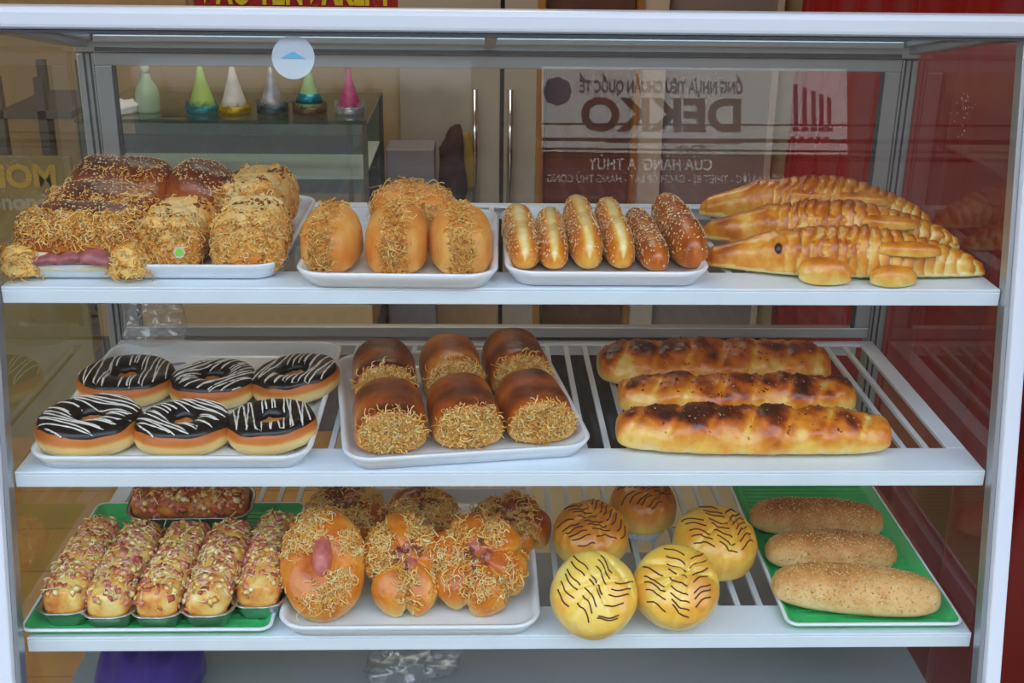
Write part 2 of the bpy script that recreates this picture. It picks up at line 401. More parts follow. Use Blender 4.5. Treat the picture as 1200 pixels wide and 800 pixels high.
# shop sign over the back wall
M_red = simple('sign_red', '#a81420', .45); M_yel = simple('sign_yellow', '#f2d629', .5)
def text_mesh(body, size, depth=.002, bold=0.0, spacing=1.0, width=None):
    c = bpy.data.curves.new('lettering', 'FONT'); c.body = body; c.size = size; c.extrude = depth / 2; c.offset = bold; c.align_x = 'CENTER'; c.align_y = 'CENTER'; c.space_character = spacing
    o = bpy.data.objects.new('tmp', c); COL.objects.link(o); dg = bpy.context.evaluated_depsgraph_get(); dg.update()
    me = bpy.data.meshes.new_from_object(o.evaluated_get(dg)); bpy.data.objects.remove(o)
    if width:
        xs = [v.co.x for v in me.vertices]; k = width / max(max(xs) - min(xs), 1e-6); cx = (max(xs) + min(xs)) / 2
        for v in me.vertices: v.co.x = (v.co.x - cx) * k
    me.materials.clear(); return me
sg = thing('shop_sign', 'red sign board with yellow BẢO YẾN BAKERY lettering above the hat counter', 'sign', (-.632, 2.80, 1.225))
MB().box(-.335, 0, -.08, .335, .03, .12).build('board', M_red, sg, bevel=.003)
tmn = text_mesh('BẢO YẾN BAKERY', .135, .006, bold=.005, width=.62); y0 = min(v.co.y for v in tmn.vertices)
for v in tmn.vertices: v.co.y -= y0
obj('lettering', tmn, M_yel, sg, (.01, -.003, -.071), (PI / 2, 0, 0))

# red curtain along the right side
def curtain():
    pts = [(2.3, 2.70), (1.10, 2.66), (.97, 2.45), (.86, 1.95), (.84, 1.2), (.83, .5), (.84, .1), (.88, -.25)]
    P = np.array(pts); seg = np.r_[0, np.cumsum(np.linalg.norm(np.diff(P, axis=0), axis=1))]; n = 520
    t = np.linspace(0, seg[-1], n); X = np.interp(t, seg, P[:, 0]); Y = np.interp(t, seg, P[:, 1])
    dx = np.gradient(X); dy = np.gradient(Y); l = np.hypot(dx, dy); nx, ny = -dy / l, dx / l
    zs = [.03, .6, 1.1, 1.6, 2.2, 2.9]; V = []
    for k, z in enumerate(zs):
        a = .030 + .010 * math.sin(k * 1.7)
        w = np.sin(t * 30 + 1.6 * np.sin(t * 3.1) + .15 * k) + .30 * np.sin(t * 61 + .5 * k)
        V.append(np.stack([X + nx * w * a, Y + ny * w * a, np.full(n, z)], -1))
    V = np.concatenate(V); I, J = np.meshgrid(np.arange(len(zs) - 1), np.arange(n - 1), indexing='ij')
    F = np.stack([I * n + J, I * n + J + 1, (I + 1) * n + J + 1, (I + 1) * n + J], -1).reshape(-1, 4)
    o = obj('red_curtain', mesh_np('red_curtain', V, F), simple('red_satin', '#8e0510', .36))
    s = o.modifiers.new('thickness', 'SOLIDIFY'); s.thickness = .002
    return tag(o, 'deep red pleated curtain hanging along the right side of the display case', 'curtain')
curtain()

# hat counter behind
hc = thing('glass_counter', 'low glass showcase with dark shelf band and party hats on top, behind the case', 'counter', (-.70, 2.25, 0))
M_cglass = glass('counter_glass', (.90, .95, .93), f0=.08, haze=.08)
MB().box(-.42, -.28, .30, .365, .28, .40).build('base_cabinet', M_cream, hc, bevel=.004); MB().box(-.42, -.28, .0, .365, .28, .2995).build('plinth', simple('mauve_plinth', '#6a5f60', .6), hc)
MB().box(-.42, -.28, .915, .365, .28, .926).build('glass_top', glass('counter_top_glass', (.80, .88, .85), f0=.08), hc)
MB().box(-.41, -.26, .83, .355, -.245, .88).build('dark_band', simple('dark_band', '#333a3a', .4), hc)
MB().box(-.41, -.26, .76, .355, .25, .768).build('white_shelf', simple('white_shelf_edge', '#dfe5df', .3), hc)
MB().box(-.41, .24, .40, .355, .26, .915).build('back_panel', simple('grey_green_panel', '#5f6762', .5, noise=.2, nscale=12), hc)
MB().box(-.415, -.279, .40, .36, -.274, .915).build('front_glass', M_cglass, hc)
for x in (-.415, .352):
    for y in (-.28, .265): MB().box(x, y, .40, x + .013, y + .013, .915).build('upright', M_steel, hc)
# goods inside the counter
gcol = ['#74635a', '#8b8f88', '#9a7d66', '#5b6a6c', '#8d8a80', '#7a4f48']
for k, x in enumerate((-1.02, -.90, -.77, -.65, -.53, -.42)):
    wd = .034 + .007 * (k % 3); o = MB().box(-wd, -.05, 0, wd, .05, .15 + .04 * ((k * 7) % 3)).build('goods_box', simple('goods_%d' % k, gcol[k], .6), bevel=.003)
    o.location = (x, 2.15, .4005)
    tag(o, ['brown', 'pale grey', 'tan', 'blue grey', 'light grey', 'maroon'][k] + ' packet standing in the glass counter, %s from its left end' % ['first', 'second', 'third', 'fourth', 'fifth', 'sixth'][k], 'packet', 'packets inside the glass counter')

def hat(x, y, h, r, cone, band, label, extra=None):
    t = thing('party_hat', label, 'party hat', (x, y, .9268), (0, 0, 0), 'party hats on the glass counter')
    V, F = lathe([(r, .008), (r * .72, h * .28), (r * .36, h * .64), (.004, h)], 24); me = mesh_np('cone', V, F); obj('cone', me, cone, t)
    V, F = lathe([(r * 1.01, 0), (r * 1.1, .006), (r * 1.03, .018), (r * .90, .020)], 24); obj('brim', mesh_np('brim', V, F), band, t)
    rg = np.random.default_rng(int(abs(x) * 1000)); K = 220; a = rg.random(K) * 2 * PI
    P = np.stack([np.cos(a) * r, np.sin(a) * r, .004 + rg.random(K) * .022], -1); N = np.stack([np.cos(a), np.sin(a), a * 0], -1)
    stuff('tinsel', strands(P, N, rg, .012, .0007, .8, .004, 0, 3), band, t)
    if extra:
        for (z0, z1, mt) in extra:
            k0 = r * (1 - z0 / h) * 1.12 + .001; k1 = r * (1 - z1 / h) * 1.12 + .001
            V, F = lathe([(k0, z0), (k1, z1)], 24); obj('stripe', mesh_np('stripe', V, F), mt, t)
    # tip tuft
    P = np.zeros((26, 3)); P[:, 2] = h; N = rg.normal(size=(26, 3)); N[:, 2] = abs(N[:, 2]) + .3; N /= np.linalg.norm(N, axis=1)[:, None]
    stuff('tip_tuft', strands(P, N, rg, .010, .0006, .3, .003, 0, 3), cone, t)
foil = lambda n, c: simple(n, c, .3, .55, noise=.3, nscale=90)
teal = foil('teal_foil', '#2c93a6'); gold = foil('gold_foil', '#c8a824'); sil = foil('silver_foil', '#b9bcc6'); navy = foil('navy_foil', '#3f5a6b'); brn = foil('bronze_foil', '#7c5b4b')
hat(-.80, 2.085, .138, .042, simple('lime_paper', '#b7d873', .5), teal, 'lime green paper party hat with blue tinsel rim, leftmost')
hat(-.712, 2.085, .136, .042, simple('white_paper_hat', '#e6e4de', .5, noise=.1, nscale=50), gold, 'white party hat with gold tinsel rim')
hat(-.607, 2.085, .132, .040, simple('silver_paper', '#b5b3ba', .35, .3, noise=.35, nscale=40), navy, 'silver grey patterned party hat with dark blue rim')
hat(-.503, 2.085, .128, .044, simple('lime_paper_hat', '#a9cf8a', .5), brn, 'green tipped party hat with teal band and bronze rim', [(.030, .055, teal)])
hat(-.392, 2.085, .126, .038, simple('pink_paper', '#c2497e', .4, noise=.3, nscale=60), sil, 'magenta pink party hat with silver rim, rightmost')

# spray bottle, cloth
t = thing('spray_bottle', 'pale green translucent bottle with long neck on the counter', 'bottle', (-.950, 2.085, .9265))
Mb = simple('pale_green_plastic', '#b4cfae', .3, coat=.3)
V, F = lathe([(.030, 0), (.033, .006), (.033, .05), (.027, .07), (.015, .09), (.011, .108)], 20); obj('body', mesh_np('body', V, F), Mb, t)
V, F = lathe([(.013, .108), (.013, .122), (.009, .127), (.008, .150)], 16); obj('neck', mesh_np('neck', V, F), simple('white_cap', '#dfe6d8', .4), t)
MB().tube([(.0, 0, .146), (-.014, 0, .150)], .004, 8).build('nozzle', M_paper, t, smooth=True)
t = thing('cloth', 'crumpled white cloth lying at the left end of the counter', 'cloth', (-1.02, 2.06, .9265))
solid('cloth_body', dome(.05, .04, .035, amp=.35, nsc=60, seed=5), 18, 28, M_paper, t)

# left: steel rack and lettered board
rk = thing('steel_rack', 'dark steel rack with two posts and one shelf on the far left', 'rack', (-1.3, 2.25, 0))
for x in (-.03, .085):
    for y in (-.25, .1): MB().box(x - .012, y, 0, x + .012, y + .024, 1.03).build('post', M_steel, rk)
MB().box(-.03, -.25, .92, .165, .12, .94).build('shelf', M_steel, rk)
MB().box(-.3, -.24, .50, .165, .12, .515).build('shelf', M_steel, rk)
bd = thing('lettered_board', 'olive board with yellow and grey lettering leaning behind the sandwiches', 'sign', (-1.30, 1.93, .62))
MB().box(-.35, 0, -.62, .17, .02, .21).build('board', simple('olive_board', '#978a58', .6, noise=.12, nscale=8), bd, bevel=.002)
obj('lettering', text_mesh('NOM', .085, .003, bold=.003), simple('mustard_letters', '#c9ac3e', .5), bd, (.03, -.002, .155), (PI / 2, 0, 0))
obj('small_lettering', text_mesh('onono', .062, .003, bold=.002), simple('grey_letters', '#aeb0a0', .5), bd, (.02, -.002, .085), (PI / 2, 0, 0))
o = MB().box(-.22, -.12, 0, .22, .12, .19).build('storage_box', simple('dark_grey_box', '#4a4744', .6, noise=.2, nscale=9), bevel=.006); o.location = (-1.62, 2.52, .0005); tag(o, 'dark grey storage box on the wooden floor under the panda poster', 'box')
# small poster with a smiling panda, low on the back wall
po = thing('panda_poster', 'pale green poster with a simple smiling panda face low on the wall', 'poster', (-1.50, 2.80, .09))
MB().box(-.14, 0, -.09, .15, .008, .09).build('sheet', simple('pale_green_paper', '#a9b48f', .6), po)
Mw = simple('poster_white', '#d8d8c0', .6); Mk = simple('poster_black', '#2a251f', .6)
def disc(name, x, z, rx, rz, mt, y=-.002):
    V = [(x + rx * math.cos(2 * PI * k / 24), y, z + rz * math.sin(2 * PI * k / 24)) for k in range(24)] + [(x + rx * math.cos(2 * PI * k / 24), y + .0015, z + rz * math.sin(2 * PI * k / 24)) for k in range(24)]
    F = [list(range(24)), list(range(24, 48))[::-1]] + [[k, (k + 1) % 24, 24 + (k + 1) % 24, 24 + k] for k in range(24)]
    return obj(name, mesh_np(name, V, F, smooth=False), mt, po)
disc('panda_face', .085, .0, .046, .05, Mw); disc('panda_hat', .085, .052, .04, .022, Mw, -.003)
for s in (-1, 1): disc('panda_ear', .085 + s * .040, .032, .014, .014, Mk, -.004); disc('panda_eye', .085 + s * .018, .008, .011, .013, Mk, -.004)
disc('panda_mouth', .085, -.022, .016, .007, Mk, -.004)
obj('lettering', text_mesh('BÁNH', .05, .001), Mw, po, (-.06, -.002, -.01), (PI / 2, 0, 0))
# grey cabinet, and added stand-ins for blurred reflections, between counter and doors
o = MB().box(-.075, -.05, 0, .075, .1, .76).build('grey_cabinet', simple('lilac_grey', '#8e8a92', .5), bevel=.004); o.location = (-.245, 2.45, 0.0005); tag(o, 'narrow lilac grey cabinet standing right of the glass counter', 'cabinet')
c = thing('blurred_shape', 'added dark maroon shape standing in for a blurred reflection before the pale door', 'coat', (-.12, 2.70, .52))
solid('shape_body', dome(.045, .03, .26, zc=.3, amp=.25, nsc=18, seed=8), 20, 24, simple('maroon_shape', '#4b3138', .8), c)
c = thing('blurred_shape', 'added mustard yellow shape standing in for a reflected person by the left chrome handle', 'coat', (-.075, 2.745, .55))
solid('shape_body', dome(.030, .018, .21, zc=.3, amp=.2, nsc=24, seed=9), 20, 24, simple('mustard_shape', '#a88a2c', .8), c)

# ================================================================== street opposite (seen mirrored in the front pane)
ground = structure('ground', MB().box(-14, -12, -.25, 14, -1.0, -.06), simple('asphalt', '#343436', .85, noise=.1, nscale=3))
structure('wall_opposite', MB().box(-12, -9.6, -.06, 12, -9.1, 6.2), simple('weathered_facade', '#6a655d', .8, noise=.08, nscale=1))
structure('wall_shopfront_opposite', MB().box(-12, -9.0995, -.06, 12, -9.02, 2.6), simple('dark_shopfront', '#3a3835', .6, noise=.4, nscale=1.2))
bn = thing('shop_banner', 'wide white and maroon pipe shop banner with DEKKO lettering across the street', 'banner', (1.88, -9.0, 3.28))
MB().box(-1.36, -.03, -.17, 1.36, 0, .60).build('white_field', simple('banner_white', '#f1f4f2', .6), bn)
MB().box(-1.36, -.03, -.60, 1.36, 0, -.17).build('maroon_field', simple('banner_maroon', '#7a2a34', .6), bn)
Mmar = simple('banner_print_maroon', '#4a1c26', .6); Mgr = simple('banner_print_grey', '#40484c', .6); Mbl = simple('banner_print_blue', '#2d4f72', .6); Mwt = simple('banner_print_white', '#ffffff', .5); Mrd = simple('banner_print_red', '#a02030', .6)
def btext(s, x, z, size, mt, width=None, bold=0):
    # the banner faces the shop; its left end, as read, lies at +x
    return obj('lettering', text_mesh(s, size, .004, bold=bold, width=width), mt, bn, (x, .004, z), (PI / 2, 0, PI))
btext('ỐNG NHỰA TIÊU CHUẨN QUỐC TẾ', -.30, .42, .15, Mgr, 1.45, .003)
btext('DEKKO', -.30, .16, .40, Mmar, 1.42, .012)
MB().box(-.80, .001, -.075, .41, .004, -.045).build('red_tag_line', Mrd, bn)
btext('VIETNAM', -.02, -.125, .08, Mgr, .30)
btext('CỬA HÀNG  A THỦY', -.40, -.27, .15, Mwt, 1.10, .003)
btext('ĐIỆN NƯỚC - THIẾT BỊ - GẠCH ỐP LÁT - HÀNG THỦ CÔNG', -.26, -.40, .10, Mwt, 2.1)
for k, (x, h) in enumerate(((.90, .37), (.98, .34), (1.06, .31), (1.13, .28), (1.20, .25))):
    MB().box(x - .018, .001, .09, x + .018, .004, .09 + h).build('pipe_picture', Mgr, bn)
    MB().box(x - .028, .001, .04, x + .028, .004, .075).build('fitting_picture', Mgr, bn); MB().box(x - .05, .001, -.05, x - .01, .004, -.01).build('fitting_picture', Mgr, bn)
V, F = lathe([(.13, -.002), (.13, .002), (.08, .003)], 8); o = obj('round_emblem', mesh_np('round_emblem', V, F, smooth=False), Mbl, bn, (-1.22, .003, .38), (-PI / 2, 0, 0))
# cables over the road
for k, (z, y, sg_) in enumerate(((3.22, -8.1, .06), (3.12, -8.0, .10), (3.07, -7.9, .08), (3.02, -7.8, .12), (3.00, -8.1, .10), (2.93, -7.7, .08))):
    pts = [(x, y, z - .10 * k * (x / 40) - sg_ * (1 - (x / 10) ** 2)) for x in np.linspace(-11, 11, 30)]
    tag(MB().tube(pts, .009, 6).build('overhead_cable', simple('cable_black_%d' % k, '#15171a', .7), smooth=True), 'black overhead cable across the street, %s from the top' % ['first', 'second', 'third', 'fourth', 'fifth', 'sixth'][k], 'cable', 'overhead cables')
# scalloped awning of the neighbour
aw = thing('awning', 'grey scalloped awning across the street left of the banner', 'awning', (-1.5, -8.9, 3.55))
V = []; F = []; n = 61
for j, (y, z) in enumerate(((.0, .35), (.5, .12), (.52, 0))):
    for k in range(n):
        x = -1.4 + 2.8 * k / (n - 1); zz = z - (.10 * abs(math.sin(k * PI / 6)) if j == 2 else 0); V.append((x, y, zz))
for j in range(2):
    for k in range(n - 1): F.append([j * n + k, j * n + k + 1, (j + 1) * n + k + 1, (j + 1) * n + k])
o = obj('canvas', mesh_np('canvas', V, F), simple('awning_grey', '#a8aaa8', .7), aw); o.modifiers.new('thickness', 'SOLIDIFY').thickness = .01
MB().box(-1.4, .0, -.9, 1.4, .05, -.1).build('shutter', simple('dark_shutter', '#3f4446', .6), aw)

# ================================================================== DISPLAY CASE
case = thing('display_case', 'white aluminium glass bakery display case with slanted front', 'display case', (0, 0, 0))
def yf(z): return .207 * (z - 1.1) - .006          # front plane of the case
def slab(x0, x1, z0, z1, d0, d1):                    # box that follows the slanted front; d = depth behind the plane
    return [(x0, yf(z0) + d0, z0), (x1, yf(z0) + d0, z0), (x1, yf(z0) + d1, z0), (x0, yf(z0) + d1, z0), (x0, yf(z1) + d0, z1), (x1, yf(z1) + d0, z1), (x1, yf(z1) + d1, z1), (x0, yf(z1) + d1, z1)]
for s in (-1, 1):
    a, b = sorted((s * .5565, s * .574)); p = MB().hexa(slab(a, b, 0, 1.367, -.014, .016)).build('front_post', M_alu, case, bevel=.002)
    a, b = sorted((s * .5505, s * .5560)); MB().hexa(slab(a, b, 0, 1.366, -.004, .014)).build('inner_strip', M_alu2, p, bevel=.0008)
    a, b = sorted((s * .545, s * .568)); p = MB().box(a, .386, 0, b, .41, 1.30).build('rear_post', M_alu2, case, bevel=.002)
    for k in range(2):
        x = s * (.549 + k * .008); MB().box(x - .0012, .3845, 0, x + .0012, .3858, 1.30).build('groove', M_aludark, p)
    # side top rail, sloping to the front
    a, b = sorted((s * .550, s * .572))
    r = MB().hexa([(a, .052, 1.367), (b, .052, 1.367), (b, .40, 1.305), (a, .40, 1.305), (a, .052, 1.388), (b, .052, 1.388), (b, .40, 1.338), (a, .40, 1.338)]).build('side_top_rail', M_alu2, case, bevel=.002)
    a, b = sorted((s * .541, s * .5496))
    MB().hexa([(a, .052, 1.375), (b, .052, 1.375), (b, .38, 1.318), (a, .38, 1.318), (a, .052, 1.385), (b, .052, 1.385), (b, .38, 1.328), (a, .38, 1.328)]).build('inner_lip', M_alu2, r, bevel=.001)
    # side pane
    x = s * .562
    V = [(x, yf(DK) + .016, DK), (x, .386, DK), (x, .386, 1.307), (x, .06, 1.366)]
    obj('side_glass', mesh_np('side_glass', V, [[0, 1, 2, 3]], smooth=False), M_glass_side, case)
MB().box(-.62, yf(1.378) - .016, 1.3675, .62, yf(1.378) + .016, 1.391).build('front_rail', M_alu, case, bevel=.006, segs=3)
MB().box(-.62, yf(1.378) - .017, 1.3655, .62, yf(1.378) + .012, 1.3674).build('front_rail_seam', M_aludark, case)
hd = MB().box(-.568, .382, 1.302, .568, .412, 1.345).build('rear_header', M_alu2, case, bevel=.002)
MB().box(-.54, .374, 1.316, .54, .3815, 1.326).build('header_rib', M_alu2, hd, bevel=.002); MB().box(-.54, .3785, 1.3035, .54, .3817, 1.3085).build('header_seam', M_aludark, hd)
MB().box(-.54, .3785, 1.3275, .54, .3817, 1.3315).build('header_seam', M_aludark, hd)
V = [(-.57, .055, 1.3885), (.57, .055, 1.3885), (.57, .40, 1.346), (-.57, .40, 1.346)]
obj('roof_glass', mesh_np('roof_glass', V, [[0, 1, 2, 3]], smooth=False), M_glass_roof, case)
MB().hexa([(-.024, .05, 1.366), (-.010, .05, 1.366), (-.010, .38, 1.312), (-.024, .38, 1.312), (-.024, .05, 1.372), (-.010, .05, 1.372), (-.010, .38, 1.318), (-.024, .38, 1.318)]).build('roof_brace', M_alu2, case, bevel=.001)
V = [(-.5565, yf(DK) - .002, DK), (.5565, yf(DK) - .002, DK), (.5565, yf(1.368) - .002, 1.368), (-.5565, yf(1.368) - .002, 1.368)]
obj('front_glass', mesh_np('front_glass', V, [[0, 1, 2, 3]], smooth=False), M_glass, case)
bdr = MB().box(-.545, .385, 1.284, .545, .40, 1.3015).box(-.545, .385, .897, .545, .40, .913).box(-.5445, .385, .913, -.522, .40, 1.284).box(.522, .385, .913, .5445, .40, 1.284).build('rear_door_frame', M_alu2, case, bevel=.0015)
for s in (-1, 1): MB().box(s * .519 - .0025, .384, .9135, s * .519 + .0025, .388, 1.2835).build('door_seal', M_aludark, bdr)
obj('rear_glass', mesh_np('rear_glass', [(-.522, .395, .913), (.522, .395, .913), (.522, .395, 1.284), (-.522, .395, 1.284)], [[0, 1, 2, 3]], smooth=False), M_glass_back, case)
obj('lower_rear_glass', mesh_np('lower_rear_glass', [(-.545, .395, DK), (.545, .395, DK), (.545, .395, .897), (-.545, .395, .897)], [[0, 1, 2, 3]], smooth=False), M_glass_back, case)
MB().hexa([(-.5635, yf(DK), DK - .02), (.5635, yf(DK), DK - .02), (.5635, .385, DK - .02), (-.5635, .385, DK - .02), (-.5635, yf(DK), DK), (.5635, yf(DK), DK), (.5635, .385, DK), (-.5635, .385, DK)]).build('base_panel', M_deck, case)
# stickers on the front pane
def on_glass(name, x, z, r, mt, cat_label=None):
    V, F = lathe([(r, 0), (r, .0006)], 28); return obj(name, mesh_np(name, V, F, smooth=False), mt, case, (x, yf(z) - .0035, z), (PI / 2 - math.atan(.207), 0, 0))
o = on_glass('round_sticker', -.2261, 1.3412, .0225, glass('pale_blue_film', (.74, .87, .98), f0=.06, haze=.38))
tri = [(-.013, -.001, .0008), (.013, -.001, .0008), (0, .006, .0008), (-.013, -.001, .0014), (.013, -.001, .0014), (0, .006, .0014)]
obj('roof_mark', mesh_np('roof_mark', tri, [[0, 2, 1], [3, 4, 5], [0, 1, 4, 3], [1, 2, 5, 4], [2, 0, 3, 5]], smooth=False), simple('mark_blue', '#5fa9cf', .5), o)
o = on_glass('small_round_sticker', -.353, 1.1399, .0062, glass('clear_film', (.9, .95, .9), f0=.08, haze=.3))
V, F = lathe([(.0042, .0008), (.0042, .0013)], 20); obj('green_mark', mesh_np('green_mark', V, F, smooth=False), simple('mark_green', '#7cc83a', .5), o)
rg = np.random.default_rng(3); K = 34; P = np.stack([np.full(K, .5612), .20 + rg.normal(0, .012, K), 1.268 + rg.normal(0, .013, K)], -1); N = np.tile([-1., 0, 0], (K, 1))
stuff('paint_specks', bits(P, N, rg, .0009, .0009, .0003, 0), M_paper, case)

# shelves
slat_me = {}
def shelf(z, yfront, label):
    t = thing('slatted_shelf', label, 'shelf', (0, 0, z), (0, 0, 0), 'slatted shelves of the display case')
    fp = MB().box(-.5495, yfront, -.0035, .5495, yfront + .060, 0).box(-.5495, yfront, -.019, .5495, yfront + .004, -.0034).build('front_plate', M_shelf, t, bevel=.001)
    for s in (-1, 1):
        a, b = sorted((s * .5495, s * .527)); MB().box(a, yfront + .0605, -.0025, b, .381, 0).box(*((a, yfront + .0605, -.028, a + .002, .381, -.0026) if s < 0 else (b - .002, yfront + .0605, -.028, b, .381, -.0026))).build('side_rail', M_shelf, t, bevel=.0006)
    MB().box(-.5265, .361, -.0025, .5265, .381, 0).box(-.5265, .378, -.022, .5265, .381, -.0026).build('back_rail', M_shelf, t, bevel=.0006)
    L = .361 - (yfront + .0605) - .0006
    me = mesh_np('slat', *(lambda b: (b.v, b.f))(MB().box(-.0034, 0, -.0055, .0034, L, -.0008)), smooth=False)
    fm = None
    for k in range(38):
        x = -.5032 + k * .0272; obj('slat', me, M_slat, t, (x, yfront + .0608, 0))
    return t
shelf(S1, .0, 'topmost white slatted shelf, holding sandwiches, finger rolls and crocodile breads')
shelf(S2, -.037, 'middle white slatted shelf, holding doughnuts, floss rolls and long loaves')
shelf(S3, -.072, 'lowest white slatted shelf, holding foil pizza loaves and striped buns')

# ================================================================== TRAYS
def tray(name, x, y, z, wd, dp, rz, label, mt=M_tray, h=.019, r=.035, group='white melamine trays'):
    t = thing(name, label, 'tray', (x, y, z + .0003), (0, 0, rz), group)
    V, F = rloft(wd, dp, r, [(.020, 0), (.012, .002), (.003, h * .75), (0, h), (.001, h + .0016), (.006, h + .0012), (.010, h * .6), (.019, .0058), (.026, .0045)], 8)
    obj('tray_body', mesh_np('tray_body', V, F), mt, t)
    return t
tray('white_tray', -.397, .176, S1, .300, .325, 0, 'white tray on the top shelf under the sandwiches and floss loaves')
tray('white_tray', -.118, .128, S1, .222, .290, -.02, 'white tray on the top shelf under the four floss buns')
tray('white_tray', .112, .135, S1, .228, .285, 0, 'white tray on the top shelf under the six finger rolls')
tray('white_tray', -.378, .140, S2, .318, .365, 0, 'white tray on the middle shelf under the iced doughnuts')
tray('white_tray', -.061, .130, S2, .288, .325, .14, 'white tray set askew on the middle shelf under the floss rolls')
tray('white_tray', -.110, .085, S3, .305, .340, 0, 'white tray on the lowest shelf under the sausage floss buns')
TT = .0050
def green_tray(x, y, wd, dp, label, rim=True):
    t = thing('green_tray', label, 'tray', (x, y, S3 + .0003), (0, 0, 0), 'green plastic trays')
    V, F = rloft(wd, dp, .012, [(.008, 0), (0, .010), (.001, .0115), (.004, .011), (.010, .0030), (.014, .0025)], 4)
    obj('tray_body', mesh_np('tray_body', V, F), M_green, t)
    V, F = rloft(wd + .003, dp + .003, .013, [(.0, .0085), (-.001, .0100), (0, .0118), (.0028, .0118), (.0032, .0112)], 4)
    F = F[:-2]; o = obj('pale_rim', mesh_np('pale_rim', V, F), M_tray, t); o.modifiers.new('t', 'SOLIDIFY').thickness = .0006
    b = MB()
    n = int(dp / .012)
    for k in range(n):
        yy = -dp / 2 + .018 + k * (dp - .036) / (n - 1); b.box(-wd / 2 + .018, yy - .0012, .0022, wd / 2 - .018, yy + .0012, .0038)
    tag(b.build('moulded_ribs', M_green, t), kind='stuff')
    return t
green_tray(-.413, .078, .284, .300, 'green plastic tray under the six foil pizza loaves on the lowest shelf')
green_tray(.436, .118, .206, .372, 'green plastic tray under the three sesame rolls at the lower right')

# ================================================================== DOUGHNUTS
lp = thing('liner_paper', 'thin white liner paper with faint violet print under the doughnuts', 'paper', (-.378, .140, S2 + .0049))
rr_ = MB().add(*rloft(.262, .305, .02, [(0, 0), (0, .0003)], 5)).build('sheet', M_paper, lp)
_v = simple('violet_print', '#9a86b4', .7)
for i in range(6):
    for j in range(7):
        V, F = lathe([(.0085, .0003), (.0085, .00045), (.0001, .00045)], 10, 1.3, .6); obj('printed_mark', mesh_np('printed_mark', V, F, smooth=False), _v, rr_, (-.105 + i * .042, -.125 + j * .0415 + .01 * (i % 2), 0), (0, 0, .6 * i + j))
C_dn = crust('doughnut_dough', [(0, '#f6e0a0'), (.30, '#eec478'), (.45, '#d9893a'), (.62, '#cc6c1e'), (1, '#8a3f14')], .5, .12, namt=.10, nscale=45, bump=.12)
M_choc = simple('dark_chocolate_glaze', '#150906', .35, coat=.15, bump=.15, nscale=60)
M_icing = simple('white_icing', '#f1e6d8', .4)
